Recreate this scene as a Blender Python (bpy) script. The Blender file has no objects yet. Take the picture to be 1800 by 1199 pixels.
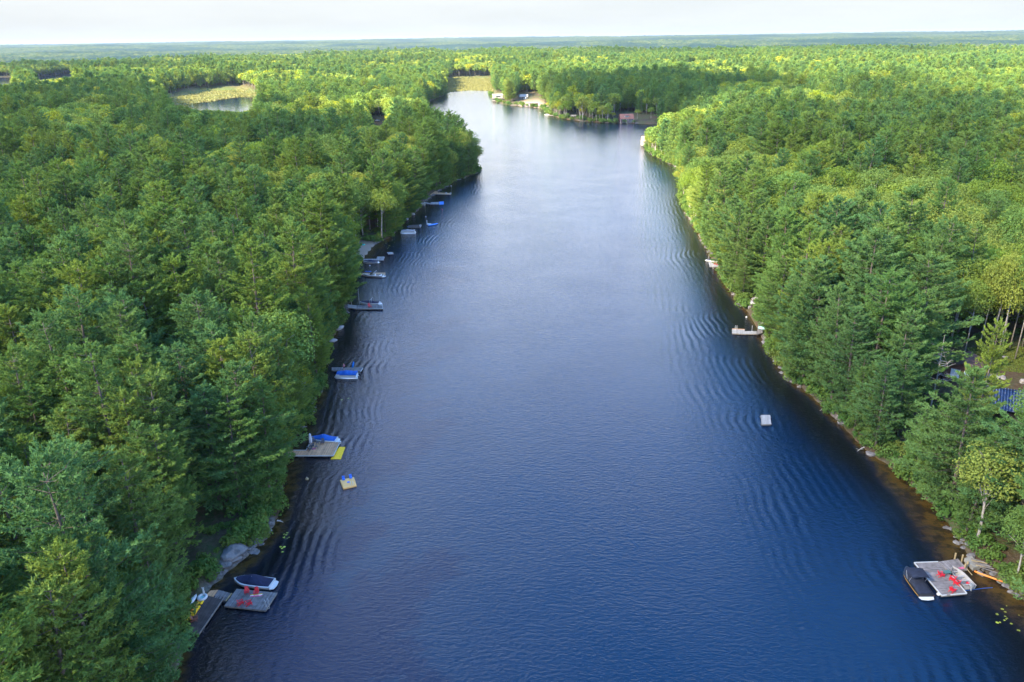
import bpy, math, random
import numpy as np
from mathutils import Vector, Matrix

random.seed(7)
scene = bpy.context.scene
col = scene.collection

# ------------------------------------------------------------------ camera
F_PX, CAM_H = 1400.0, 78.0
PITCH = math.atan((599.5 - 66) / F_PX)
ROLL = math.radians(0.8)
FW = np.array([0, math.cos(PITCH), -math.sin(PITCH)])
R0 = np.array([1.0, 0, 0]); U0 = np.cross(R0, FW)
RV = R0 * math.cos(ROLL) - U0 * math.sin(ROLL)
UV = U0 * math.cos(ROLL) + R0 * math.sin(ROLL)
cam_data = bpy.data.cameras.new('camera')
cam_data.sensor_width = 36.0
cam_data.lens = 36.0 * F_PX / 1800.0
cam_data.clip_start = 1.0
cam_data.clip_end = 40000.0
cam = bpy.data.objects.new('camera', cam_data)
cam.matrix_world = Matrix(((RV[0], UV[0], -FW[0], 0), (RV[1], UV[1], -FW[1], 0),
                           (RV[2], UV[2], -FW[2], CAM_H), (0, 0, 0, 1)))
col.objects.link(cam)
scene.camera = cam

# ------------------------------------------------------------------ light
SUN_AZ = np.array([-0.80, -0.60])            # horizontal direction towards the sun
SUN_EL = math.radians(36)
to_sun = Vector((SUN_AZ[0] * math.cos(SUN_EL), SUN_AZ[1] * math.cos(SUN_EL), math.sin(SUN_EL)))
sd_ = bpy.data.lights.new('sun', 'SUN')
sd_.energy = 5.0
sd_.angle = math.radians(0.6)
sd_.color = (1.0, 0.86, 0.60)
sun = bpy.data.objects.new('sun', sd_)
sun.rotation_euler = to_sun.to_track_quat('Z', 'Y').to_euler()
col.objects.link(sun)

world = bpy.data.worlds.new('World')
scene.world = world
world.use_nodes = True
nt = world.node_tree
nt.nodes.clear()
N = nt.nodes.new; Lk = nt.links.new
w_out = N('ShaderNodeOutputWorld'); w_bg = N('ShaderNodeBackground')
sky = N('ShaderNodeTexSky'); sky.sky_type = 'NISHITA'; sky.sun_disc = False
sky.sun_elevation = SUN_EL
sky.sun_rotation = math.atan2(SUN_AZ[0], SUN_AZ[1])
sky.altitude = 250; sky.air_density = 1.0; sky.dust_density = 0.6; sky.ozone_density = 3.0
tc = N('ShaderNodeTexCoord')
sep = N('ShaderNodeSeparateXYZ'); Lk(tc.outputs['Generated'], sep.inputs[0])
def wmath(op, a, b=None, c=None):
    n = N('ShaderNodeMath'); n.operation = op
    for i, x in enumerate((a, b, c)):
        if x is None: continue
        if isinstance(x, (int, float)): n.inputs[i].default_value = x
        else: Lk(x, n.inputs[i])
    return n.outputs[0]
def wrange(v, a, b, c=0.0, d=1.0, smooth=True):
    n = N('ShaderNodeMapRange'); n.interpolation_type = 'SMOOTHSTEP' if smooth else 'LINEAR'
    Lk(v, n.inputs[0])
    for i, x in enumerate((a, b, c, d)): n.inputs[i + 1].default_value = x
    return n.outputs[0]
zc = wmath('MAXIMUM', sep.outputs[2], 0.0)
den = wmath('ADD', zc, 0.12)
cx_ = wmath('DIVIDE', sep.outputs[0], den); cy_ = wmath('DIVIDE', sep.outputs[1], den)
cmb = N('ShaderNodeCombineXYZ'); Lk(cx_, cmb.inputs[0]); Lk(cy_, cmb.inputs[1])
noi = N('ShaderNodeTexNoise'); noi.inputs['Scale'].default_value = 0.6
noi.inputs['Detail'].default_value = 6; noi.inputs['Roughness'].default_value = 0.55
Lk(cmb.outputs[0], noi.inputs['Vector'])
# cloud cover: a thin layer that closes up towards the horizon
bank = wrange(sep.outputs[2], 0.24, 0.42, 1.0, -0.14)
cov = wmath('ADD', wmath('MULTIPLY', bank, 1.0), wmath('MULTIPLY', wmath('SUBTRACT', noi.outputs['Fac'], 0.5), 0.08))
cov = wmath('MULTIPLY', wrange(cov, 0.12, 1.0, 0.0, 0.97), wrange(sep.outputs[2], 0.08, 0.40, 1.0, 0.72))
ramp = N('ShaderNodeMapRange'); Lk(noi.outputs['Fac'], ramp.inputs[0])
ramp.inputs[1].default_value = 0.3; ramp.inputs[2].default_value = 0.7
ramp.inputs[3].default_value = 0.92; ramp.inputs[4].default_value = 1.04
ccol = N('ShaderNodeVectorMath'); ccol.operation = 'SCALE'
ccol.inputs[0].default_value = (1.06, 1.05, 1.035)
up_ = wrange(sep.outputs[2], 0.03, 0.18, 0.94, 4.2)      # unseen sky above the frame brightened so the water reflects more
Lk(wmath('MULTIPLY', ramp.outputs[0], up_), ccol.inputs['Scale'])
mx = N('ShaderNodeMix'); mx.data_type = 'RGBA'
tint = N('ShaderNodeVectorMath'); tint.operation = 'MULTIPLY'; Lk(sky.outputs[0], tint.inputs[0]); tint.inputs[1].default_value = (0.60, 0.90, 1.14)   # clear sky tinted bluer so the water reflects deep blue
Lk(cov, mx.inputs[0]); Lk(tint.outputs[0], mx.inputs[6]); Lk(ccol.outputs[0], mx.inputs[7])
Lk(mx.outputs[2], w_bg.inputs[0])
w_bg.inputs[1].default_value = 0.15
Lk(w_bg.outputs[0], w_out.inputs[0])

scene.view_settings.view_transform = 'Standard'
scene.view_settings.look = 'None'
scene.view_settings.exposure = 2.52
scene.view_settings.gamma = 1.0
scene.view_settings.use_curve_mapping = False
scene.render.engine = 'CYCLES'
cy = scene.cycles
cy.max_bounces = 7; cy.diffuse_bounces = 3; cy.glossy_bounces = 2; cy.transmission_bounces = 3
cy.transparent_max_bounces = 8; cy.volume_bounces = 0
cy.use_denoising = True
cy.caustics_reflective = False; cy.caustics_refractive = False

# ------------------------------------------------------------------ projection helpers
def P(px, py, z=0.0):
    """World point at height z that the photograph shows at pixel (px, py)."""
    d = FW * F_PX + (px - 900) * RV - (py - 599.5) * UV
    t = (z - CAM_H) / d[2]
    return np.array([0, 0, CAM_H]) + d * t
def to_px(p):
    p = np.asarray(p, float) - np.array([0, 0, CAM_H])
    zc = p @ FW
    return 900 + F_PX * (p @ RV) / zc, 599.5 - F_PX * (p @ UV) / zc
def in_poly(x, y, poly):
    x = np.asarray(x, float); y = np.asarray(y, float)
    r = np.zeros(x.shape, bool); n = len(poly)
    for i in range(n):
        x1, y1 = poly[i]; x2, y2 = poly[(i + 1) % n]
        if y1 == y2: continue
        c = ((y1 > y) != (y2 > y)) & (x < (x2 - x1) * (y - y1) / (y2 - y1) + x1)
        r ^= c
    return r
def poly_dist(x, y, pts, closed=True):
    d = np.full(x.shape, 1e18)
    n = len(pts)
    for i in range(n if closed else n - 1):
        ax, ay = pts[i]; bx, by = pts[(i + 1) % n]
        vx, vy = bx - ax, by - ay
        t = np.clip(((x - ax) * vx + (y - ay) * vy) / (vx * vx + vy * vy + 1e-9), 0, 1)
        d = np.minimum(d, (x - ax - t * vx) ** 2 + (y - ay - t * vy) ** 2)
    return np.sqrt(d)
def _h(ix, iy, s):
    n = (ix.astype(np.int64) * 374761393 + iy.astype(np.int64) * 668265263 + s * 1442695041) & 0x7fffffff
    n = ((n ^ (n >> 13)) * 1274126177) & 0x7fffffff
    return ((n ^ (n >> 16)) & 0xffff) / 65535.0
def vnoise(x, y, s=0):
    ix = np.floor(x); iy = np.floor(y); fx = x - ix; fy = y - iy
    fx = fx * fx * (3 - 2 * fx); fy = fy * fy * (3 - 2 * fy)
    a = _h(ix, iy, s); b = _h(ix + 1, iy, s); c = _h(ix, iy + 1, s); d = _h(ix + 1, iy + 1, s)
    return (a * (1 - fx) + b * fx) * (1 - fy) + (c * (1 - fx) + d * fx) * fy
def fbm(x, y, s=0, o=4):
    t = 0; a = 0.5; w = 0
    for i in range(o):
        t = t + a * vnoise(x * 2 ** i, y * 2 ** i, s + i); w += a; a *= 0.5
    return t / w
def sstep(a, b, x):
    t = np.clip((x - a) / (b - a), 0, 1)
    return t * t * (3 - 2 * t)

# ------------------------------------------------------------------ materials
def mat(name, color, rough=0.6, spec=0.5, metal=0.0, noise=None, bump=None, coat=0.0):
    """noise = (scale, amount) varies the base colour; bump = (scale, distance)."""
    m = bpy.data.materials.new(name); m.use_nodes = True
    t = m.node_tree; b = t.nodes['Principled BSDF']
    b.inputs['Base Color'].default_value = (*color, 1)
    b.inputs['Roughness'].default_value = rough
    b.inputs['Metallic'].default_value = metal
    b.inputs['Specular IOR Level'].default_value = spec
    if coat: b.inputs['Coat Weight'].default_value = coat
    if noise or bump:
        g = t.nodes.new('ShaderNodeTexCoord')
    if noise:
        n = t.nodes.new('ShaderNodeTexNoise'); n.inputs['Scale'].default_value = noise[0]
        n.inputs['Detail'].default_value = 5
        t.links.new(g.outputs['Object'], n.inputs['Vector'])
        r = t.nodes.new('ShaderNodeValToRGB')
        k = noise[1]
        r.color_ramp.elements[0].position = 0.3; r.color_ramp.elements[1].position = 0.7
        r.color_ramp.elements[0].color = (*[c * (1 - k) for c in color], 1)
        r.color_ramp.elements[1].color = (*[min(1, c * (1 + k)) for c in color], 1)
        t.links.new(n.outputs['Fac'], r.inputs[0]); t.links.new(r.outputs[0], b.inputs['Base Color'])
    if bump:
        n = t.nodes.new('ShaderNodeTexNoise'); n.inputs['Scale'].default_value = bump[0]
        t.links.new(g.outputs['Object'], n.inputs['Vector'])
        bp = t.nodes.new('ShaderNodeBump'); bp.inputs['Distance'].default_value = bump[1]
        t.links.new(n.outputs['Fac'], bp.inputs['Height']); t.links.new(bp.outputs[0], b.inputs['Normal'])
    return m
def foliage(name, cols, trans=0.3):
    """Leaf material: colour picked per tree from cols, varied a little over the crown."""
    m = bpy.data.materials.new(name); m.use_nodes = True
    t = m.node_tree; t.nodes.clear(); A = t.nodes.new; K = t.links.new
    o = A('ShaderNodeOutputMaterial')
    oi = A('ShaderNodeObjectInfo'); r = A('ShaderNodeValToRGB'); r.color_ramp.interpolation = 'LINEAR'
    els = r.color_ramp.elements
    while len(els) < len(cols): els.new(0.5)
    for i, c in enumerate(cols):
        els[i].position = i / (len(cols) - 1) if len(cols) > 1 else 0
        els[i].color = (*c, 1)
    K(oi.outputs['Random'], r.inputs[0])
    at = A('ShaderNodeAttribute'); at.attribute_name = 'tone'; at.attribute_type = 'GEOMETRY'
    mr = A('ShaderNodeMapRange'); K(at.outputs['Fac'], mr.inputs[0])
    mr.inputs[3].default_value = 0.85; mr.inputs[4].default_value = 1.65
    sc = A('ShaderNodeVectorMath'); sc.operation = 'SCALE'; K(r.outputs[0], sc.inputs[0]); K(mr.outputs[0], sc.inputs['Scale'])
    d = A('ShaderNodeBsdfDiffuse'); tr = A('ShaderNodeBsdfTranslucent')
    K(sc.outputs[0], d.inputs[0])
    s2 = A('ShaderNodeVectorMath'); s2.operation = 'MULTIPLY'; K(sc.outputs[0], s2.inputs[0])
    s2.inputs[1].default_value = (1.25, 1.15, 0.5)
    K(s2.outputs[0], tr.inputs[0])
    mxs = A('ShaderNodeMixShader'); mxs.inputs[0].default_value = trans
    K(d.outputs[0], mxs.inputs[1]); K(tr.outputs[0], mxs.inputs[2])
    K(mxs.outputs[0], o.inputs[0])
    return m

M = {}
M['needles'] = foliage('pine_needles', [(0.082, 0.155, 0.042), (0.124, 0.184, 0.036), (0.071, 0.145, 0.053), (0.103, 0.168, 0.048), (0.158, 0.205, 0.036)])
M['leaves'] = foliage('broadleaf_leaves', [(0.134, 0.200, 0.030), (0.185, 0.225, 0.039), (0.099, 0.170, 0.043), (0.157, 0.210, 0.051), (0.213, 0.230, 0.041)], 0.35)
M['bright_leaves'] = foliage('birch_and_sunlit_leaves', [(0.190, 0.250, 0.025), (0.269, 0.270, 0.029), (0.146, 0.230, 0.033)], 0.4)  # also on far crowns, where it puts warm sunlight into the leaf colour
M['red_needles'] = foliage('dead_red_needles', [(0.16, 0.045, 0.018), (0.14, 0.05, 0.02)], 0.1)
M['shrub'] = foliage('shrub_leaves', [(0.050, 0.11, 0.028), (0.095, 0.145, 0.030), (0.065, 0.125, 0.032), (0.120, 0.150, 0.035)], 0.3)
M['bark'] = mat('pine_bark', (0.13, 0.105, 0.085), 0.9, 0.2, noise=(3, 0.35))
M['grey_bark'] = mat('grey_bark', (0.30, 0.27, 0.24), 0.9, 0.2, noise=(2, 0.3))
M['birch_bark'] = mat('birch_bark', (0.62, 0.60, 0.55), 0.8, 0.3, noise=(4, 0.25))
M['dead_wood'] = mat('dead_wood', (0.33, 0.30, 0.28), 0.9, 0.2, noise=(2, 0.25))
M['grey_deck'] = mat('weathered_grey_boards', (0.155, 0.135, 0.128), 0.85, 0.25, noise=(1.6, 0.35))
M['dark_deck'] = mat('dark_brown_boards', (0.060, 0.045, 0.040), 0.8, 0.3, noise=(1.2, 0.35))
M['tan_deck'] = mat('tan_cedar_boards', (0.50, 0.27, 0.14), 0.75, 0.3, noise=(1.3, 0.18))
M['orange_deck'] = mat('fresh_orange_boards', (0.44, 0.25, 0.13), 0.75, 0.3, noise=(1.3, 0.15))
M['pale_deck'] = mat('pale_silver_boards', (0.245, 0.232, 0.222), 0.8, 0.3, noise=(1.6, 0.2))
M['frame_wood'] = mat('dock_frame_wood', (0.18, 0.155, 0.135), 0.85, 0.3, noise=(2, 0.3))
M['new_wood'] = mat('new_yellow_timber', (0.32, 0.235, 0.12), 0.8, 0.3, noise=(2, 0.2))
M['white_trim'] = mat('white_trim', (0.42, 0.415, 0.40), 0.5, 0.5, noise=(2, 0.06))
M['white_gel'] = mat('white_gelcoat', (0.50, 0.495, 0.485), 0.22, 0.5, coat=0.4, noise=(0.8, 0.04))
M['navy'] = mat('navy_canvas', (0.012, 0.016, 0.042), 0.85, 0.25, noise=(2, 0.3), bump=(3, 0.04))
M['black_canvas'] = mat('black_canvas', (0.014, 0.017, 0.030), 0.8, 0.3, noise=(2, 0.3), bump=(2.5, 0.04))
M['blue'] = mat('royal_blue_canvas', (0.006, 0.085, 0.34), 0.8, 0.3, noise=(1.5, 0.2), bump=(2, 0.05))
M['blue_bright'] = mat('bright_blue_plastic', (0.005, 0.17, 0.58), 0.45, 0.5, noise=(1.5, 0.12))
M['blue_raft'] = mat('blue_raft_chair', (0.02, 0.14, 0.55), 0.5, 0.5)
M['red'] = mat('red_painted_wood', (0.55, 0.010, 0.022), 0.5, 0.5, noise=(6, 0.12))
M['rust'] = mat('rusty_red_wood', (0.24, 0.085, 0.055), 0.7, 0.4, noise=(4, 0.2))
M['charcoal'] = mat('charcoal_plastic', (0.075, 0.08, 0.10), 0.6, 0.4, noise=(4, 0.15))
M['yellow'] = mat('yellow_foam', (0.88, 0.50, 0.01), 0.7, 0.4, noise=(2, 0.10))
M['yellow_raft'] = mat('pale_orange_plastic', (0.78, 0.40, 0.11), 0.5, 0.5, noise=(2, 0.06))
M['orange'] = mat('orange_plastic', (0.80, 0.22, 0.03), 0.5, 0.5, noise=(2, 0.1))
M['teal'] = mat('teal_plastic', (0.01, 0.47, 0.42), 0.5, 0.5, noise=(2, 0.1))
M['pale_teal'] = mat('pale_teal_fabric', (0.30, 0.55, 0.48), 0.8, 0.3, noise=(2, 0.1))
M['dark_teal'] = mat('dark_green_table', (0.06, 0.13, 0.12), 0.6, 0.4)
M['pink'] = mat('pink_cloth', (0.75, 0.12, 0.25), 0.9, 0.2)
M['white_cloth'] = mat('white_cloth', (0.75, 0.74, 0.72), 0.9, 0.2, bump=(8, 0.02))
M['grey_cloth'] = mat('pale_grey_canvas', (0.50, 0.50, 0.55), 0.9, 0.2, noise=(3, 0.12), bump=(5, 0.03))
M['taupe'] = mat('taupe_canvas', (0.30, 0.27, 0.27), 0.85, 0.2, noise=(2, 0.15), bump=(3, 0.03))
M['alu'] = mat('aluminium', (0.62, 0.63, 0.65), 0.35, 0.5, 0.7, noise=(3, 0.1))
M['alu_matt'] = mat('painted_aluminium', (0.30, 0.275, 0.255), 0.6, 0.4, noise=(2, 0.12))
M['black'] = mat('black_plastic', (0.012, 0.013, 0.016), 0.35, 0.5)
M['glass'] = mat('dark_glass', (0.02, 0.03, 0.04), 0.08, 0.6)
M['pane'] = mat('pale_window_pane', (0.70, 0.73, 0.76), 0.2, 0.5)  # window panes coloured an even pale grey
M['rock'] = mat('granite', (0.15, 0.135, 0.128), 0.9, 0.3, noise=(0.9, 0.45), bump=(2.5, 0.25))
M['pale_rock'] = mat('pale_granite', (0.28, 0.255, 0.24), 0.9, 0.3, noise=(0.8, 0.35), bump=(2, 0.2))
M['concrete'] = mat('old_concrete', (0.22, 0.20, 0.165), 0.9, 0.3, noise=(1.2, 0.2))
M['off_white'] = mat('off_white_siding', (0.30, 0.285, 0.265), 0.8, 0.3, noise=(0.8, 0.08))
M['maroon'] = mat('dark_maroon_siding', (0.075, 0.035, 0.045), 0.8, 0.3, noise=(2, 0.15))
M['red_shingle'] = mat('reddish_brown_shingles', (0.20, 0.095, 0.075), 0.9, 0.2, noise=(1.2, 0.15))
M['brown_shingle'] = mat('brown_shingles', (0.115, 0.065, 0.055), 0.9, 0.2, noise=(1.5, 0.3))
M['brown_wall'] = mat('brown_log_siding', (0.14, 0.065, 0.045), 0.8, 0.3, noise=(2, 0.2))
M['navy_roof'] = mat('navy_steel_roof', (0.030, 0.036, 0.070), 0.4, 0.5, 0.3)
M['navy_rib'] = mat('pale_blue_roof_rib', (0.26, 0.27, 0.33), 0.35, 0.5, 0.3)
M['cream'] = mat('cream_siding', (0.30, 0.275, 0.245), 0.8, 0.3, noise=(1, 0.06))
M['pink_roof'] = mat('pinkish_roof', (0.52, 0.36, 0.29), 0.85, 0.3, noise=(1, 0.1))
M['skin'] = mat('skin', (0.55, 0.32, 0.22), 0.6, 0.4)
M['hair'] = mat('sandy_hair', (0.32, 0.19, 0.08), 0.8, 0.3)
M['rose'] = mat('dusty_rose_shirt', (0.40, 0.10, 0.16), 0.9, 0.2)
M['dark_cloth'] = mat('dark_shorts', (0.03, 0.03, 0.06), 0.9, 0.2)
M['gold'] = mat('yellow_hull_stripe', (0.80, 0.42, 0.03), 0.35, 0.5, coat=0.4)
M['lily'] = mat('lily_pads', (0.26, 0.30, 0.03), 0.5, 0.5, noise=(0.35, 0.6))
M['sand'] = mat('beach_sand', (0.30, 0.23, 0.175), 0.95, 0.2, noise=(0.7, 0.18), bump=(3, 0.05))
M['dirt'] = mat('bare_earth', (0.21, 0.145, 0.10), 0.95, 0.2, noise=(0.25, 0.35), bump=(2, 0.06))

# ------------------------------------------------------------------ mesh builder
def tagged(o, label=None, cat=None, group=None, kind=None):
    if label: o['label'] = label
    if cat: o['category'] = cat
    if group: o['group'] = group
    if kind: o['kind'] = kind
    return o
def thing(name, label, cat, loc=(0, 0, 0), rz=0.0, group=None):
    o = bpy.data.objects.new(name, None); col.objects.link(o)
    o.empty_display_size = 0.2
    o.location = tuple(float(c) for c in loc); o.rotation_euler = (0, 0, rz)
    return tagged(o, label, cat, group)
def copy_tree(o, parent=None):
    c = o.copy(); col.objects.link(c); c.parent = parent
    for ch in list(o.children): copy_tree(ch, c)
    return c
class MB:
    def __init__(s): s.v = []; s.f = []; s.m = []; s.n = 0
    def add(s, vs, fs, mi=0):
        b = len(s.v); s.v += [tuple(float(c) for c in p) for p in vs]
        s.f += [tuple(b + i for i in f) for f in fs]; s.m += [mi] * len(fs)
        return s
    def box(s, c, d, rz=0, ry=0, rx=0, mi=0):
        R = Matrix.Rotation(rz, 3, 'Z') @ Matrix.Rotation(ry, 3, 'Y') @ Matrix.Rotation(rx, 3, 'X')
        vs = [Vector(c) + R @ Vector((sx * d[0] / 2, sy * d[1] / 2, sz * d[2] / 2)) for sx in (-1, 1) for sy in (-1, 1) for sz in (-1, 1)]
        return s.add(vs, [(0, 1, 3, 2), (4, 6, 7, 5), (0, 4, 5, 1), (2, 3, 7, 6), (0, 2, 6, 4), (1, 5, 7, 3)], mi)
    def prism(s, poly, z0, z1, mi=0):
        """poly: list of (x,y) or (x,y,z) corners, extruded from z0 to z1."""
        n = len(poly)
        area = sum(poly[i][0] * poly[(i + 1) % n][1] - poly[(i + 1) % n][0] * poly[i][1] for i in range(n))
        if area < 0: poly = poly[::-1]
        vs = [(p[0], p[1], z0) for p in poly] + [(p[0], p[1], z1) for p in poly]
        fs = [tuple(range(n - 1, -1, -1)), tuple(range(n, 2 * n))] + [(i, (i + 1) % n, n + (i + 1) % n, n + i) for i in range(n)]
        return s.add(vs, fs, mi)
    def tube(s, pts, r, k=6, mi=0, cap=True):
        pts = [Vector(p) for p in pts]; n = len(pts)
        rs = r if isinstance(r, (list, tuple)) else [r] * n
        vs = []
        for i, p in enumerate(pts):
            t = (pts[min(i + 1, n - 1)] - pts[max(i - 1, 0)]).normalized()
            a = t.cross(Vector((0, 0, 1)) if abs(t.z) < 0.9 else Vector((1, 0, 0))).normalized(); b = t.cross(a)
            for j in range(k):
                th = 2 * math.pi * j / k
                vs.append(p + rs[i] * (a * math.cos(th) + b * math.sin(th)))
        fs = [(i * k + j, i * k + (j + 1) % k, (i + 1) * k + (j + 1) % k, (i + 1) * k + j) for i in range(n - 1) for j in range(k)]
        if cap: fs += [tuple(range(k - 1, -1, -1)), tuple((n - 1) * k + j for j in range(k))]
        return s.add(vs, fs, mi)
    def loft(s, rings, mi=0, closed=False, caps=False):
        k = len(rings[0]); vs = [p for r in rings for p in r]; n = len(rings)
        jj = range(k if closed else k - 1)
        fs = [(i * k + j, i * k + (j + 1) % k, (i + 1) * k + (j + 1) % k, (i + 1) * k + j) for i in range(n - 1) for j in jj]
        if caps: fs += [tuple(range(k - 1, -1, -1)), tuple((n - 1) * k + j for j in range(k))]
        return s.add(vs, fs, mi)
    def ellipsoid(s, c, r, u=12, v=8, mi=0):
        rings = [[(c[0] + r[0] * math.sin(math.pi * (i + .01) / (v + .02)) * math.cos(2 * math.pi * j / u),
                   c[1] + r[1] * math.sin(math.pi * (i + .01) / (v + .02)) * math.sin(2 * math.pi * j / u),
                   c[2] + r[2] * math.cos(math.pi * (i + .01) / (v + .02))) for j in range(u)] for i in range(v + 1)]
        return s.loft(rings, mi, closed=True)
    def build(s, name, mats, parent=None, origin=(0, 0, 0), smooth=False, label=None, kind=None):
        me = bpy.data.meshes.new(name)
        o = np.array(origin, float)
        me.from_pydata([tuple(np.array(p) - o) for p in s.v], [], s.f)
        if not isinstance(mats, (list, tuple)): mats = [mats]
        for m in mats: me.materials.append(m)
        if len(mats) > 1: me.polygons.foreach_set('material_index', s.m)
        if smooth: me.shade_smooth()
        ob = bpy.data.objects.new(name, me); col.objects.link(ob)
        if parent: ob.parent = parent
        return tagged(ob, label, kind=kind)
def tri_mesh(name, tris, tone, material, trunk=None, trunk_mat=None):
    """tris (n,3,3) loose triangles with a per-triangle tone; trunk = (verts, faces) appended in a second material."""
    n = len(tris); v = tris.reshape(-1, 3)
    me = bpy.data.meshes.new(name)
    tv, tf = trunk if trunk else (np.zeros((0, 3)), [])
    allv = np.concatenate([v, np.array(tv, float).reshape(-1, 3)])
    me.vertices.add(len(allv)); me.vertices.foreach_set('co', allv.astype(np.float32).ravel())
    li = list(np.arange(3 * n)); starts = list(np.arange(n) * 3); tot = [3] * n
    c = 3 * n
    for f in tf:
        starts.append(c); tot.append(len(f)); li += [3 * n + i for i in f]; c += len(f)
    me.loops.add(len(li)); me.loops.foreach_set('vertex_index', np.array(li, np.int32))
    me.polygons.add(len(starts)); me.polygons.foreach_set('loop_start', np.array(starts, np.int32))
    me.materials.append(material)
    if trunk:
        me.materials.append(trunk_mat)
        me.polygons.foreach_set('material_index', np.array([0] * n + [1] * len(tf), np.int32))
    at = me.attributes.new('tone', 'FLOAT', 'POINT')
    at.data.foreach_set('value', np.concatenate([np.repeat(tone, 3), np.full(len(allv) - 3 * n, .5)]).astype(np.float32))
    me.update(calc_edges=True)
    return me
# ------------------------------------------------------------------ lake outlines (traced on the water level)
LAKE_PX = [(285,1260),(303,1199),(316,1160),(328,1118),(345,1080),(352,1050),(372,1032),(392,1014),(405,1000),(430,982),(455,955),(478,932),
 (490,900),(497,860),(500,820),(508,790),(536,745),(552,705),(570,685),(570,655),(570,630),(580,598),(598,575),(608,550),(611,525),(620,495),
 (627,470),(641,449),(660,429),(690,415),(702,402),(712,388),(737,368),(744,356),(768,338),(800,318),(838,304),(843,298),(815,285),(790,268),
 (765,250),(748,228),(743,212),(744,195),(750,180),(775,170),(792,162),(825,159),(858,160),(862,170),(872,180),(890,184),(925,188),(950,190),
 (962,200),(985,208),(1020,213),(1060,216),(1100,217),(1140,218),(1190,220),(1215,232),(1180,245),(1140,252),(1134,262),(1150,274),(1178,287),
 (1205,301),(1199,320),(1196,345),(1202,362),(1214,387),(1230,412),(1245,440),(1260,472),(1277,505),(1297,530),(1317,552),(1334,580),(1344,605),
 (1368,638),(1388,667),(1424,693),(1454,722),(1487,755),(1524,792),(1564,820),(1604,852),(1642,890),(1674,930),(1697,965),(1707,985),(1737,1010),
 (1772,1035),(1807,1062),(1850,1095),(1890,1150),(1920,1230)]
lake = [tuple(P(*p)[:2]) for p in LAKE_PX]
lake = [(lake[0][0] - 8, -40.0), (lake[0][0] + 4, 20.0)] + lake + [(lake[-1][0] + 6, 10.0), (lake[-1][0] + 15, -60.0), (lake[-1][0] + 25, -260.0), (lake[0][0] - 20, -260.0)]
POND_PX = [[(338,181),(372,178),(392,174),(425,170),(452,172),(450,205),(400,210),(345,208)],
           [(-60,136),(24,136),(22,150),(-60,156)], [(56,137),(130,128),(134,134),(60,143)],
           [(728,94),(744,94),(744,101),(728,101)], [(748,90),(794,90),(794,95),(748,96)]]
ponds = [[tuple(P(*p)[:2]) for p in q] for q in POND_PX]
MARSH_PX = [[(285,172),(345,161),(420,157),(455,164),(462,205),(400,214),(340,212),(292,196)], [(786,139),(864,137),(868,168),(858,162),(825,161),(790,164),(784,168)]]
marsh = [[tuple(P(*p)[:2]) for p in q] for q in MARSH_PX]

def water_sd(x, y):
    """Signed distance to the nearest water edge: positive on land."""
    best = None
    for q in [lake] + ponds:
        d = poly_dist(x, y, q); s = np.where(in_poly(x, y, q), -d, d)
        best = s if best is None else np.minimum(best, s)
    return best
def marsh_mask(x, y):
    m = np.zeros(x.shape)
    for q in marsh:
        d = poly_dist(x, y, q); s = np.where(in_poly(x, y, q), d, -d)
        m = np.maximum(m, sstep(-12, 12, s))
    return m
CLEARING = [tuple(P(*p, 4.0)[:2]) for p in [(1640,640),(1680,600),(1830,590),(1860,760),(1760,760),(1660,690)]]
def ground_z(x, y, sd=None):
    if sd is None: sd = water_sd(x, y)
    r = np.hypot(x, y)
    land = 0.22 + 1.0 * sstep(0, 3.5, sd) + 3.4 * sstep(4, 55, sd) + (fbm(x / 38, y / 38, 3) - 0.45) * 5.0 * sstep(2, 45, sd)
    land += (fbm(x / 330, y / 330, 11, 3) - 0.42) * 26 * sstep(60, 300, sd) * sstep(500, 1400, r)
    land += (fbm(x / 1900, y / 900, 23, 3) - 0.40) * 60 * sstep(2500, 6000, r)
    land += 30 * sstep(5000, 12000, r)
    land += (vnoise(x / 1.7, y / 1.7, 5) - 0.5) * 0.5 * sstep(0, 2, sd)
    land = np.maximum(land, 0.15)
    mm = marsh_mask(x, y)
    land = land * (1 - mm) + 0.25 * mm
    cd = poly_dist(x, y, CLEARING); cl = sstep(-8, 6, np.where(in_poly(x, y, CLEARING), cd, -cd))
    land = land * (1 - cl) + 4.0 * cl
    bed = -0.15 - np.minimum(5.0, 0.28 * np.abs(sd)) + (vnoise(x / 2.2, y / 2.2, 9) - .5) * .25
    t = sstep(-0.5, 0.25, sd)
    return bed * (1 - t) + land * t

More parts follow.
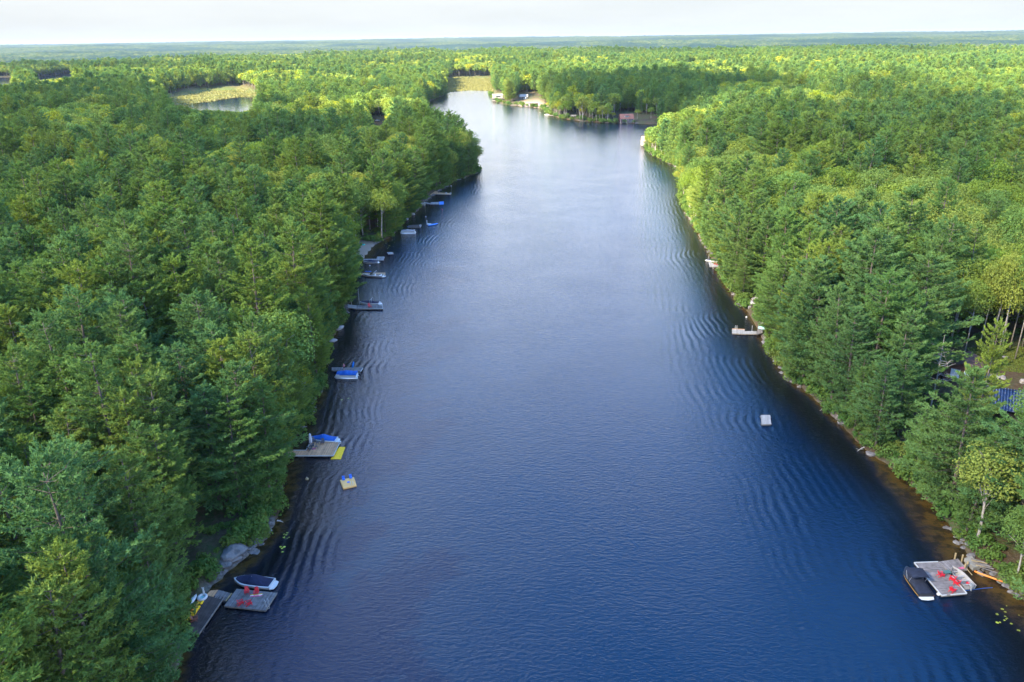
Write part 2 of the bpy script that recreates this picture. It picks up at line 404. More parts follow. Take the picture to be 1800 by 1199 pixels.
def polar(r0, r1, nr, a0, a1, na):
    r = np.exp(np.linspace(math.log(r0), math.log(r1), nr)); a = np.linspace(a0, a1, na)
    A, Rr = np.meshgrid(a, r)
    return Rr * np.sin(A), Rr * np.cos(A)
def grid_mesh(name, X, Y, Z, keep=None, mats=(), attrs=None, smooth=True, kind='structure', label=None):
    nr, na = X.shape
    v = np.stack([X, Y, Z], -1).reshape(-1, 3)
    i = np.arange(nr - 1)[:, None] * na + np.arange(na - 1)[None, :]
    q = np.stack([i, i + 1, i + na + 1, i + na], -1).reshape(-1, 4)[:, ::-1]
    if keep is not None:
        k = keep.ravel(); q = q[k[q].any(axis=1)]
    used, inv = np.unique(q, return_inverse=True)
    v = v[used]; q = inv.reshape(-1, 4)
    me = bpy.data.meshes.new(name)
    me.vertices.add(len(v)); me.vertices.foreach_set('co', v.astype(np.float32).ravel())
    me.loops.add(q.size); me.loops.foreach_set('vertex_index', q.astype(np.int32).ravel())
    me.polygons.add(len(q)); me.polygons.foreach_set('loop_start', (np.arange(len(q)) * 4).astype(np.int32))
    for m in mats: me.materials.append(m)
    for n, a in (attrs or {}).items():
        at = me.attributes.new(n, 'FLOAT', 'POINT'); at.data.foreach_set('value', a.ravel()[used].astype(np.float32))
    me.update(calc_edges=True)
    if smooth: me.shade_smooth()
    o = bpy.data.objects.new(name, me); col.objects.link(o)
    return tagged(o, label, kind=kind)

# ground material: needle litter, moss, granite near the water, gold marsh, sandy bed
def nodes(m):
    m.use_nodes = True; t = m.node_tree
    return t, t.nodes.new, t.links.new, t.nodes['Principled BSDF']
gm = bpy.data.materials.new('forest_floor'); t, A, K, B = nodes(gm)
geo = A('ShaderNodeNewGeometry')
def tnoise(scale, detail=5, vec=None, rough=0.55):
    n = A('ShaderNodeTexNoise'); n.inputs['Scale'].default_value = scale; n.inputs['Detail'].default_value = detail
    n.inputs['Roughness'].default_value = rough
    K(vec if vec is not None else geo.outputs['Position'], n.inputs['Vector']); return n.outputs['Fac']
def mrange(v, a, b, c=0., d=1.):
    n = A('ShaderNodeMapRange'); n.interpolation_type = 'SMOOTHSTEP'; K(v, n.inputs[0])
    for i, x in enumerate((a, b, c, d)): n.inputs[i + 1].default_value = x
    return n.outputs[0]
def mmath(op, a, b=None):
    n = A('ShaderNodeMath'); n.operation = op
    for i, x in enumerate((a, b)):
        if x is None: continue
        if isinstance(x, (int, float)): n.inputs[i].default_value = x
        else: K(x, n.inputs[i])
    return n.outputs[0]
def mixc(f, a, b):
    n = A('ShaderNodeMix'); n.data_type = 'RGBA'
    if isinstance(f, float): n.inputs[0].default_value = f
    else: K(f, n.inputs[0])
    for i, x in ((6, a), (7, b)):
        if isinstance(x, tuple): n.inputs[i].default_value = (*x, 1)
        else: K(x, n.inputs[i])
    return n.outputs[2]
def attr(n_):
    n = A('ShaderNodeAttribute'); n.attribute_name = n_; return n.outputs['Fac']
c = mixc(mrange(tnoise(0.12), 0.42, 0.6), (0.070, 0.045, 0.027), (0.05, 0.075, 0.022))
c = mixc(mrange(tnoise(1.3), 0.35, 0.7), c, (0.095, 0.07, 0.042))
rockf = mmath('MULTIPLY', mrange(attr('sd'), 2.2, 0.4), mrange(tnoise(0.06), 0.50, 0.58))
c = mixc(rockf, c, mixc(mrange(tnoise(1.5), 0.3, 0.7), (0.07, 0.055, 0.045), (0.19, 0.165, 0.15)))
c = mixc(mrange(attr('sd'), 0.1, -0.4), c, (0.12, 0.075, 0.025))
c = mixc(attr('marsh'), c, mixc(mrange(tnoise(0.03), 0.4, 0.6), (0.165, 0.155, 0.058), (0.09, 0.125, 0.035)))
c = mixc(attr('sand'), c, (0.30, 0.23, 0.175))
K(c, B.inputs['Base Color']); B.inputs['Roughness'].default_value = 0.95; B.inputs['Specular IOR Level'].default_value = 0.2
bp = A('ShaderNodeBump'); bp.inputs['Distance'].default_value = 0.3; K(tnoise(2.0), bp.inputs['Height']); K(bp.outputs[0], B.inputs['Normal'])

BEACH = [tuple(P(*p)[:2]) for p in [(614,434),(640,428),(660,427.5),(654,442),(641,457),(612,462)]]
FAR_BEACH = [tuple(P(*p)[:2]) for p in [(905,186),(912,181),(945,181),(965,190),(972,201),(958,199),(948,192),(925,190)]]
def beach_mask(x, y):
    m = 0
    for q, w in ((BEACH, 1.0), (FAR_BEACH, 4.0)):
        d = poly_dist(x, y, q); m = np.maximum(m, sstep(-w, w, np.where(in_poly(x, y, q), d, -d)))
    return m
X, Y = polar(30, 22000, 330, -1.15, 1.15, 560)
SD = water_sd(X, Y)
Z = ground_z(X, Y, SD)
BM = beach_mask(X, Y); Z = np.where(SD > -2, Z * (1 - BM) + (0.10 + 0.06 * np.clip(SD, -2, 4)) * BM, Z)
grid_mesh('ground', X, Y, Z, mats=[gm], attrs={'sd': SD, 'marsh': marsh_mask(X, Y), 'sand': BM})
# the rest of the land round and behind the camera
X2, Y2 = polar(30, 22000, 90, 1.15, 2 * math.pi - 1.15, 120)
S2 = water_sd(X2, Y2)
grid_mesh('ground_behind_camera', X2, Y2, ground_z(X2, Y2, S2), mats=[gm], attrs={'sd': S2, 'marsh': S2 * 0, 'sand': S2 * 0})

# water
wm = bpy.data.materials.new('lake_water'); t, A, K, B = nodes(wm)
geo = A('ShaderNodeNewGeometry')
mp = A('ShaderNodeMapping'); K(geo.outputs['Position'], mp.inputs[0]); mp.inputs['Rotation'].default_value = (0, 0, 0.35)
mp.inputs['Scale'].default_value = (0.70, 1.15, 1)
rip1 = tnoise(1.5, 4, mp.outputs[0], 0.62)
rip2 = tnoise(0.5, 2, mp.outputs[0], 0.5)
big = mrange(tnoise(0.045, 5), 0.30, 0.70, 0.86, 1.14)
def wake(att, lo, hi, fade, wl, amp):
    d = attr(att)
    wob = mmath('ADD', mmath('MULTIPLY', tnoise(0.03, 2), 9.0), mmath('MULTIPLY', tnoise(0.16, 2), 1.1))
    ph = mmath('MULTIPLY', mmath('ADD', d, wob), 2 * math.pi / wl)
    s = mmath('SINE', ph)
    m = mmath('MULTIPLY', mrange(d, lo, lo + fade), mrange(d, hi, hi - fade))
    m = mmath('MULTIPLY', m, mrange(tnoise(0.06, 4), 0.40, 0.62, 0.05, 1.0))
    return mmath('MULTIPLY', mmath('MULTIPLY', s, m), amp)
h = mmath('MULTIPLY', mmath('ADD', mmath('MULTIPLY', rip1, 0.32), mmath('MULTIPLY', rip2, 0.11)), big)
h = mmath('MULTIPLY', mmath('ADD', mmath('MULTIPLY', h, 0.40), mmath('MULTIPLY', tnoise(3.4, 2, mp.outputs[0], 0.5), 0.040)), attr('calm'))
h = mmath('ADD', h, wake('wake_right', -26, 16, 12, 1.9, 0.034))
h = mmath('ADD', h, wake('wake_left', -10, 12, 8, 1.6, 0.027))
bp = A('ShaderNodeBump'); bp.inputs['Distance'].default_value = 1.0; bp.inputs['Strength'].default_value = 1.0
K(h, bp.inputs['Height']); K(bp.outputs[0], B.inputs['Normal'])
dsh = mmath('ADD', attr('shallow_sd'), mmath('MULTIPLY', mmath('SUBTRACT', tnoise(0.15, 4), 0.5), 5.0))
shal = mrange(dsh, -9.0, -0.5)
wc = mixc(shal, (0.0000, 0.0100, 0.034), mixc(mrange(tnoise(0.5, 4), 0.4, 0.62), (0.060, 0.034, 0.008), (0.022, 0.014, 0.006)))
K(mixc(mrange(attr('sd'), -16.0, -4.0), wc, mixc(shal, (0.003, 0.004, 0.006), wc)), B.inputs['Base Color'])  # water coloured near-black along the banks to deepen the trees' reflections
B.inputs['Roughness'].default_value = 0.07; B.inputs['IOR'].default_value = 1.36
GR = [tuple(P(*p)[:2]) for p in [(1128,200),(1150,280),(1195,400),(1238,500),(1290,600),(1370,740),(1470,900),(1560,1050),(1640,1199),(1760,1400)]]
GL = [tuple(P(*p)[:2]) for p in [(870,250),(820,335),(762,400),(706,470),(662,560),(622,680),(562,850),(505,1000),(440,1199),(380,1380)]]
def side_dist(x, y, g):
    d = poly_dist(x, y, g, closed=False)
    gy = np.array([q[1] for q in g][::-1]); gx = np.array([q[0] for q in g][::-1])
    return d * np.sign(x - np.interp(y, gy, gx))
BROWN = [tuple(P(*p)[:2]) for p in [(1560,800),(1640,850),(1720,950),(1900,1080),(1900,1180),(1790,1130),(1700,1060),(1600,960),(1520,820)]]
BROWN2 = [tuple(P(*p)[:2]) for p in [(395,1020),(560,720),(575,690),(560,790),(490,960),(440,1010)]]
BROWN3 = [tuple(P(*p)[:2]) for p in [(636,462),(655,425),(712,398),(690,425),(668,446),(650,466)]]
def shallow_width(x, y):
    m = np.zeros(x.shape)
    for q in (BROWN, BROWN2, BROWN3):
        d = poly_dist(x, y, q); m = np.maximum(m, sstep(-4, 3, np.where(in_poly(x, y, q), d, -d)))
    return 2.8 - 2.0 * m
def water_attrs(x, y, s): return {'calm': np.where(in_poly(x, y, lake) | (poly_dist(x, y, lake) < 40), 1.0 - .25 * sstep(350, 900, np.hypot(x, y)), 0.12), 'shallow_sd': s * shallow_width(x, y), 'sd': s, 'wake_right': side_dist(x, y, GR), 'wake_left': side_dist(x, y, GL)}
grid_mesh('lake_water', X, Y, Z * 0, keep=(SD < 1.5), mats=[wm], attrs=water_attrs(X, Y, SD))
grid_mesh('lake_water_behind_camera', X2, Y2, X2 * 0, keep=(S2 < 1.5), mats=[wm], attrs=water_attrs(X2, Y2, S2))
cx, cyy = np.meshgrid(np.linspace(-32, 32, 9), np.linspace(-32, 32, 9))   # patch under the camera, 4 mm lower
grid_mesh('lake_water_under_camera', cx, -cyy, cx * 0 - 0.004, mats=[wm], attrs=water_attrs(cx, -cyy, cx * 0 - 40))

# far canopy: beyond the separately planted trees the forest reads as one mass
FAR_R = 3000.0
fm = bpy.data.materials.new('far_canopy'); t, A, K, B = nodes(fm)
geo = A('ShaderNodeNewGeometry')
vo = A('ShaderNodeTexVoronoi'); vo.inputs['Scale'].default_value = 0.085; K(geo.outputs['Position'], vo.inputs['Vector'])
sc_ = A('ShaderNodeSeparateColor'); K(vo.outputs['Color'], sc_.inputs[0])
c = mixc(mrange(sc_.outputs[0], 0.2, 0.8), (0.022, 0.048, 0.030), (0.072, 0.090, 0.036))
c = mixc(mrange(tnoise(0.0012, 4), 0.45, 0.58), c, (0.018, 0.040, 0.034))
K(c, B.inputs['Base Color']); B.inputs['Roughness'].default_value = 1.0; B.inputs['Specular IOR Level'].default_value = 0.05
XF, YF = polar(FAR_R, 21500, 420, -0.78, 0.78, 900)
SF = water_sd(XF, YF)
rr = np.hypot(XF, YF)
ZF = ground_z(XF, YF, SF) + sstep(0, 30, SF) * (12 + 9 * vnoise(XF / 9, YF / 14, 31) + 5 * vnoise(XF / 30, YF / 60, 37)) - 6 * sstep(FAR_R + 60, FAR_R, rr)
grid_mesh('far_forest', XF, YF, ZF, keep=(SF > 4), mats=[fm], smooth=False, kind='stuff')

# ------------------------------------------------------------------ tree shapes
def unit(a): return a / (np.linalg.norm(a, axis=-1, keepdims=True) + 1e-9)
def pine_shape(rng, H=21.0, R=4.6, dens=1.0, tuft=0.50, z0f=0.2, sparse=1.0, cone=0.0):
    pts = []; dirs = []; tone = []; wood = MB()
    z = H * z0f; lean = rng.normal(0, 0.02, 2)
    ph = rng.uniform(0, 6.28); asym = rng.uniform(0, 6.28)
    while z < H * 0.985:
        u = (z / H - z0f) / (1 - z0f)
        prof = (1 - u) ** 0.52 * (0.60 + 0.50 * min(u / 0.25, 1)) if cone == 0 else (1 - u) ** 0.95
        nb = int(rng.integers(4, 7))
        for b in range(nb):
            if rng.random() > sparse: continue
            a = ph + b * 6.283 / nb + rng.normal(0, 0.25)
            L = R * prof * rng.uniform(0.50, 1.28) * (1 + 0.18 * math.cos(a - asym)) + 0.35
            up = 0.36 * (0.40 + u); droop = 0.16 * (1 - u)
            o = np.array([math.cos(a), math.sin(a), 0]); sd2 = np.array([-o[1], o[0], 0])
            n = max(4, int(dens * L * 7.5 * (1.15 if L > 2 else 1.5)))
            s = 0.14 + 0.86 * rng.random(n) ** 0.75
            lat = rng.normal(0, 1, n) * (0.30 * L) * np.clip(1.18 - s, 0.12, .75)
            zz = z + rng.normal(0, 0.16) + L * (up * s * s - droop * s * (1 - 0.4 * s)) + rng.normal(0, 0.11, n) - 0.10 * np.abs(lat)
            p = o * (L * s)[:, None] + sd2 * lat[:, None]; p[:, 2] = zz
            p[:, 0] += lean[0] * z; p[:, 1] += lean[1] * z
            dd = unit(o * (0.9 + 0 * s)[:, None] + sd2 * (lat * 0.5)[:, None] + np.array([0, 0, 0.55]) + rng.normal(0, 0.28, (n, 3)))
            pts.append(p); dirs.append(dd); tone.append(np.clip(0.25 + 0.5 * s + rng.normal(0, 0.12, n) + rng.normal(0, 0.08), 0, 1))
            if dens > 0.6:
                bp_ = [(lean[0] * z + o[0] * L * q, lean[1] * z + o[1] * L * q, z + L * (up * q * q - droop * q * (1 - .4 * q)) - 0.05) for q in (0, 0.5, 0.92)]
                wood.tube(bp_, [0.035, 0.025, 0.01], 3, cap=False)
        z += rng.uniform(0.55, 1.05) * (1.0 if dens > 0.3 else 1.4); ph += 1.1
    top = np.array([[lean[0] * H, lean[1] * H, H]]) + rng.normal(0, 0.22, (int(14 * max(dens, .4)), 3))
    pts.append(top); dirs.append(unit(rng.normal(0, .3, top.shape) + [0, 0, 1])); tone.append(np.full(len(top), .8))
    p = np.concatenate(pts); d = np.concatenate(dirs); tn = np.concatenate(tone)
    k = 5; n = len(p)
    D = unit(np.repeat(d, k, 0) + rng.normal(0, 0.42, (n * k, 3)))
    P0 = np.repeat(p, k, 0) - D * tuft * 0.35
    W = unit(np.cross(D, rng.normal(0, 1, (n * k, 3)))) * tuft * 0.17
    T = np.stack([P0 - W, P0 + W, P0 + D * tuft * rng.uniform(.9, 1.35, (n * k, 1))], 1)
    tr = MB(); hh = H * 0.97
    tr.tube([(lean[0] * q * hh, lean[1] * q * hh, q * hh - (0.8 if q == 0 else 0)) for q in (0, .3, .6, .85, 1)], [0.30 * H / 21, .24 * H / 21, .17 * H / 21, .08, .03], 6 if dens > .3 else 4)
    # dead lower whorls
    for q in range(int(6 * dens)):
        zz = H * rng.uniform(0.10, z0f + 0.05); a = rng.uniform(0, 6.28); L = rng.uniform(1, 2.6)
        tr.tube([(0, 0, zz), (math.cos(a) * L, math.sin(a) * L, zz - .1 * L)], [.04, .012], 3, cap=False)
    b0 = len(tr.v); tr.v += wood.v; tr.f += [tuple(i + b0 for i in f) for f in wood.f]; tr.m += wood.m
    return T, np.repeat(tn, k), tr
def broad_shape(rng, H=16.0, R=4.6, dens=1.0, leaf=0.40, open_=0.0, trunk_r=0.24, tall=0.8):
    cz = H - R * tall
    nb = 26
    i = np.arange(nb) + .5
    th = np.arccos(1 - 1.55 * i / nb); ph = 2.39996 * i + rng.uniform(0, 6)
    C = np.stack([np.sin(th) * np.cos(ph) * R * .70, np.sin(th) * np.sin(ph) * R * .70, np.cos(th) * R * tall * .72 + cz], 1)
    C *= 1 + rng.normal(0, 0.0, (nb, 1)); C += rng.normal(0, R * .085, (nb, 3))
    C = np.concatenate([C, [[0, 0, cz + R * .15]]])
    br = R * rng.uniform(.26, .44, nb + 1)
    keep = rng.random(nb + 1) > open_
    pts = []; nr = []; tone = []
    for c_, r_, k_ in zip(C, br, keep):
        if not k_: continue
        n = max(6, int(dens * 30 * r_ * r_ / (leaf / .4) ** 0))
        d = unit(rng.normal(0, 1, (n, 3)) + np.array([0, 0, 0.45]))
        rad = r_ * (0.55 + 0.5 * rng.random(n) ** 0.5)
        p = c_ + d * rad[:, None] * np.array([1.1, 1.1, .8])
        pts.append(p); nr.append(unit(d + rng.normal(0, .55, (n, 3)) + [0, 0, .35]))
        tone.append(np.clip(.5 + rng.normal(0, .13) + rng.normal(0, .16, n), 0, 1))
    p = np.concatenate(pts); nn = np.concatenate(nr); tn = np.concatenate(tone)
    n = len(p)
    a = unit(np.cross(nn, rng.normal(0, 1, (n, 3)))); b = np.cross(nn, a)
    s = leaf * rng.uniform(.7, 1.25, (n, 1))
    q0 = p - a * s * .6; q1 = p + b * s * .42; q2 = p + a * s * .6; q3 = p - b * s * .42
    bend = nn * s * .12
    T = np.concatenate([np.stack([q0, q1 + bend, q2], 1), np.stack([q2, q3 - bend, q0], 1)])
    tr = MB()
    ht = H * 0.42
    tr.tube([(0, 0, -.8), (.1, 0, ht * .5), (.0, .15, ht), (0, 0.1, cz)], [trunk_r, trunk_r * .85, trunk_r * .65, trunk_r * .35], 6 if dens > .3 else 4)
    if dens > .3:
        for j in range(8):
            c_ = C[rng.integers(0, nb)]
            tr.tube([(0, .1, ht * rng.uniform(.75, 1.3)), tuple(c_ * [.5, .5, 1] - [0, 0, 1.0]), tuple(c_)], [trunk_r * .4, trunk_r * .24, .03], 4, cap=False)
    return T, np.concatenate([tn, tn]), tr
def snag_shape(rng, H=15.0):
    tr = MB(); tr.tube([(0, 0, -.8), (.15, 0, H * .5), (.1, .2, H)], [.2, .13, .03], 6)
    for j in range(26):
        z = H * rng.uniform(.35, .97); a = rng.uniform(0, 6.28); L = (H - z) * .32 + rng.uniform(.7, 1.7)
        e = (math.cos(a) * L, math.sin(a) * L, z + L * rng.uniform(.15, .6))
        m_ = tuple(np.array(e) * [.55, .55, 1] + [0, 0, -.22 * L + (z - e[2]) * .3])
        tr.tube([(0, 0, z), m_, e], [.055, .035, .012], 3, cap=False)
        for q in range(2):
            b = rng.normal(0, .45, 3) * L * .6
            tr.tube([m_, tuple(np.array(m_) + b + [0, 0, .25 * L])], [.025, .008], 3, cap=False)
    return tr
def shrub_shape(rng, R=1.3, dens=1.0, leaf=.30):
    T = []; tn = []
    for j in range(6):
        c_ = np.array([rng.normal(0, R * .45), rng.normal(0, R * .45), R * rng.uniform(.3, .75)]); r_ = R * rng.uniform(.4, .65)
        n = int(60 * dens)
        d = unit(rng.normal(0, 1, (n, 3)) + [0, 0, .4]); p = c_ + d * r_
        nn = unit(d + rng.normal(0, .5, (n, 3))); a = unit(np.cross(nn, rng.normal(0, 1, (n, 3)))); b = np.cross(nn, a); s = leaf * rng.uniform(.7, 1.2, (n, 1))
        T.append(np.stack([p - a * s * .6, p + b * s * .5, p + a * s * .6], 1)); T.append(np.stack([p + a * s * .6, p - b * s * .5, p - a * s * .6], 1))
        tt = np.clip(.5 + rng.normal(0, .12) + rng.normal(0, .14, n), 0, 1); tn += [tt, tt]
    return np.concatenate(T), np.concatenate(tn)

rng = np.random.default_rng(11)
full = {'pine': [], 'broad': [], 'birch': []}        # crown mesh, trunk mesh, height, for the single trees
for i in range(7):
    T, tn, tr = pine_shape(rng, R=rng.uniform(4.4, 5.8), z0f=rng.uniform(.08, .24), sparse=rng.uniform(.80, .98), dens=rng.uniform(1.35, 1.6), tuft=.46)
    full['pine'].append((T, tn, tr))
for i in range(6):
    full['broad'].append(broad_shape(rng, R=rng.uniform(4.3, 5.6), open_=rng.uniform(0, .15), tall=rng.uniform(.75, 1.05), dens=1.9, leaf=.29))
for i in range(2):
    full['birch'].append(broad_shape(rng, H=15, R=2.7, open_=.18, tall=1.9, leaf=.28, trunk_r=.13, dens=1.7))
def solo(kind, i):
    T, tn, tr = full[kind][i]
    lm = {'pine': M['needles'], 'broad': M['leaves'], 'birch': M['bright_leaves']}[kind]
    bm = {'pine': M['bark'], 'broad': M['grey_bark'], 'birch': M['birch_bark']}[kind]
    cm = tri_mesh('crown', T, tn, lm)
    tm = bpy.data.meshes.new('trunk'); tm.from_pydata(tr.v, [], tr.f); tm.materials.append(bm); tm.shade_smooth()
    return cm, tm
SOLO = {k: [solo(k, i) for i in range(len(v))] for k, v in full.items()}

src = bpy.data.collections.new('tree_sources')      # never linked to the scene: only instanced by the forest
def source(name, T, tn, tr, lm, bm):
    me = tri_mesh(name, T, tn, lm, (tr.v, tr.f) if tr else None, bm)
    o = bpy.data.objects.new(name, me); src.objects.link(o)
idx = {}
def reg(key, *a):
    n = 'source_%03d' % sum(len(v) for v in idx.values()); source(n, *a); idx.setdefault(key, []).append(sum(len(v) for v in idx.values()))
for T, tn, tr in full['pine']: reg('p0', T, tn, tr, M['needles'], M['bark'])
for T, tn, tr in full['broad']: reg('b0', T, tn, tr, M['leaves'], M['grey_bark'])
for T, tn, tr in full['birch']: reg('y0', T, tn, tr, M['bright_leaves'], M['birch_bark'])
for i in range(5): reg('p1', *pine_shape(rng, R=rng.uniform(4.3, 5.4), dens=.40, tuft=.82, z0f=rng.uniform(.1, .25), sparse=.95), M['needles'], M['bark'])
for i in range(5): reg('b1', *broad_shape(rng, R=rng.uniform(4.3, 5.4), dens=.42, leaf=.64, tall=rng.uniform(.75, 1)), M['leaves'], M['grey_bark'])
reg('y1', *broad_shape(rng, R=4.2, dens=.42, leaf=.6, tall=.95), M['bright_leaves'], M['grey_bark'])  # broadleaf with yellowed leaves, a sunlit look put into the colour
for i in range(4): reg('p2', *pine_shape(rng, R=5.2, dens=.13, tuft=1.6, z0f=.15), M['needles'], M['bark'])
for i in range(4): reg('b2', *broad_shape(rng, R=5.6, dens=.13, leaf=1.25, tall=rng.uniform(.75, 1)), M['leaves'], M['grey_bark'])
reg('y2', *broad_shape(rng, R=5.0, dens=.13, leaf=1.2, tall=.9), M['bright_leaves'], M['grey_bark'])  # farthest yellow broadleaf, likewise coloured as if in sun

def scatter(name, pts, rot, scl, index, kind='stuff', label=None, source_col=src):
    me = bpy.data.meshes.new(name); me.vertices.add(len(pts)); me.vertices.foreach_set('co', np.asarray(pts, np.float32).ravel())
    tg = np.random.default_rng(len(pts))
    for n, a, ty in (('tilt_x', tg.normal(0, .045, len(pts)), 'FLOAT'), ('tilt_y', tg.normal(0, .045, len(pts)), 'FLOAT'), ('rot', rot, 'FLOAT'), ('scl', scl, 'FLOAT'), ('pick', index, 'INT')):
        at = me.attributes.new(n, ty, 'POINT'); at.data.foreach_set('value', np.asarray(a, np.int32 if ty == 'INT' else np.float32))
    o = bpy.data.objects.new(name, me); col.objects.link(o)
    ng = bpy.data.node_groups.new(name, 'GeometryNodeTree')
    ng.interface.new_socket('Geometry', in_out='INPUT', socket_type='NodeSocketGeometry')
    ng.interface.new_socket('Geometry', in_out='OUTPUT', socket_type='NodeSocketGeometry')
    gi = ng.nodes.new('NodeGroupInput'); go = ng.nodes.new('NodeGroupOutput')
    m2p = ng.nodes.new('GeometryNodeMeshToPoints')
    ip = ng.nodes.new('GeometryNodeInstanceOnPoints'); ip.inputs['Pick Instance'].default_value = True
    ci = ng.nodes.new('GeometryNodeCollectionInfo'); ci.inputs['Collection'].default_value = source_col
    ci.inputs['Separate Children'].default_value = True; ci.inputs['Reset Children'].default_value = True
    def na(n, ty):
        a = ng.nodes.new('GeometryNodeInputNamedAttribute'); a.data_type = ty; a.inputs['Name'].default_value = n; return a.outputs['Attribute']
    cb = ng.nodes.new('ShaderNodeCombineXYZ'); ng.links.new(na('rot', 'FLOAT'), cb.inputs[2]); ng.links.new(na('tilt_x', 'FLOAT'), cb.inputs[0]); ng.links.new(na('tilt_y', 'FLOAT'), cb.inputs[1])
    ng.links.new(gi.outputs[0], m2p.inputs[0]); ng.links.new(m2p.outputs[0], ip.inputs['Points'])
    ng.links.new(ci.outputs[0], ip.inputs['Instance']); ng.links.new(na('pick', 'INT'), ip.inputs['Instance Index'])
    ng.links.new(cb.outputs[0], ip.inputs['Rotation']); ng.links.new(na('scl', 'FLOAT'), ip.inputs['Scale'])
    ng.links.new(ip.outputs[0], go.inputs[0])
    md = o.modifiers.new('scatter', 'NODES'); md.node_group = ng
    return tagged(o, label, kind=kind)

# ------------------------------------------------------------------ planting
OPEN_PX = [[(293,168),(345,160),(420,157),(447,163),(447,190),(425,196),(360,193),(300,184)], [(787,136),(862,134),(862,164),(787,164)],
 [(862,162),(888,162),(888,184),(862,184)], [(908,162),(950,162),(955,192),(890,190),(895,180),(908,178)], [(1083,196),(1122,196),(1122,222),(1083,222)],
 [(1122,203),(1160,203),(1160,222),(1122,222)], [(1000,198),(1014,198),(1014,210),(1000,210)], [(1124,236),(1134,236),(1134,262),(1124,262)],
 [(320,1045),(350,1018),(390,1005),(418,1005),(500,1015),(492,1080),(395,1070),(352,1125),(330,1112)], [(398,960),(428,945),(436,975),(415,1000),(392,1000),(380,985)],
 [(503,785),(540,755),(610,755),(610,812),(500,808)], [(584,636),(640,636),(640,672),(586,672)], [(609,508),(680,508),(680,550),(611,550)],
 [(634,470),(682,470),(682,492),(634,492)], [(634,446),(680,440),(680,464),(636,464)], [(628,424),(662,424),(655,450),(632,455)],
 [(703,392),(745,392),(745,413),(703,413)], [(730,345),(785,348),(782,364),(735,366)], [(752,332),(800,332),(798,346),(752,346)],
 [(1236,448),(1270,448),(1268,475),(1236,475)], [(1315,516),(1332,516),(1332,560),(1315,560)], [(1282,560),(1345,560),(1345,596),(1284,596)],
 [(1580,970),(1665,965),(1730,960),(1748,1012),(1725,1060),(1590,1060)], [(1635,616),(1712,612),(1722,698),(1635,698)],
 [(1714,614),(1800,612),(1800,745),(1770,745),(1748,700),(1722,660)],  [(-10,134),(24,134),(24,148),(-10,148)], [(60,136),(130,128),(130,134),(60,142)], [(650,205),(680,205),(680,222),(650,222)]]
def plantable(x, y, h, rad):
    """False where the tree would stand before something the photograph shows open."""
    sd = water_sd(x, y); z = ground_z(x, y, sd)
    ok = (sd > 1.0) & (marsh_mask(x, y) < 0.3) & (beach_mask(x, y) < .1)
    ok &= ~in_poly(x, y, CLEARING)
    for f, w in ((0.0, 0), (0.2, 0), (0.35, -.7), (0.35, .7), (.5, 0), (.6, -.75), (.6, .75), (.8, -.4), (.8, .4), (0.98, 0)):
        p = np.stack([x + w * rad, y, z + f * h], -1)
        px, py = to_px(p)
        for q in OPEN_PX: ok &= ~in_poly(px, py, q)
    return ok, sd, z
def jitter_grid(cell, x0, x1, y0, y1, g):
    nx = int((x1 - x0) / cell); ny = int((y1 - y0) / (cell * .87))
    i, j = np.meshgrid(np.arange(nx), np.arange(ny))
    x = x0 + (i + .5 * (j % 2)) * cell + g.normal(0, cell * .19, i.shape); y = y0 + j * cell * .87 + g.normal(0, cell * .19, i.shape)
    return x.ravel(), y.ravel()
g = np.random.default_rng(5)
PX_, PY_, LOD_ = [], [], []
for cell, ra, rb, lod in ((7.4, 55, 520, 0), (7.2, 520, 1150, 1), (8.2, 1150, FAR_R + 40, 2)):
    x, y = jitter_grid(cell, -rb * .8, rb * .8, 0 if lod else 20, rb, g)
    r = np.hypot(x, y); a = np.abs(np.arctan2(x, y))
    k = (r >= ra) & (r < rb) & (a < (0.80 if lod == 0 else 0.70))
    PX_.append(x[k]); PY_.append(y[k]); LOD_.append(np.full(k.sum(), lod))
# a closer row of trees right along the lake shore
lx = []; ly = []
for i in range(len(lake)):
    (ax, ay), (bx, by) = lake[i], lake[(i + 1) % len(lake)]
    L_ = math.hypot(bx - ax, by - ay); n_ = int(L_ / 4.2)
    if min(ay, by) < 20: continue
    nx_, ny_ = (by - ay) / L_, -(bx - ax) / L_
    for k in range(n_):
        t_ = (k + g.random()) / n_; o_ = g.uniform(.9, 2.8)
        for s_ in (-1, 1): lx.append(ax + (bx - ax) * t_ + nx_ * o_ * s_); ly.append(ay + (by - ay) * t_ + ny_ * o_ * s_)
lx = np.array(lx); ly = np.array(ly); ls = water_sd(lx, ly); k = ls > .7; lx, ly = lx[k], ly[k]
gx_ = np.concatenate(PX_); gy_ = np.concatenate(PY_); gl_ = np.concatenate(LOD_)
ks = poly_dist(gx_, gy_, lake) > 4.2
n_shore = len(lx)
x = np.concatenate([gx_[ks], lx]); y = np.concatenate([gy_[ks], ly])
lr = np.hypot(lx, ly); lod = np.concatenate([gl_[ks], np.where(lr < 520, 0, np.where(lr < 1150, 1, 2))])
shore_row = np.zeros(len(x), bool); shore_row[-n_shore:] = True
r = np.hypot(x, y)
mixf = fbm(x / 70, y / 70, 41, 3) + 0.10 * g.normal(0, 1, len(x))
sd0 = poly_dist(x, y, lake)
shift = 0.035 - 0.09 * sstep(400, 1100, r) + 0.10 * sstep(30, 5, sd0)
pine = mixf < 0.475 + shift
PENINSULA = [tuple(P(*p)[:2]) for p in [(860,172),(950,192),(1150,218),(1230,222),(1240,175),(1100,150),(950,150),(862,140)]]
pine |= in_poly(x, y, PENINSULA) & (g.random(len(x)) < .8)
u = g.random(len(x))
scale = np.where(pine, g.normal(0.95, .14, len(x)), g.normal(0.93, .13, len(x)))
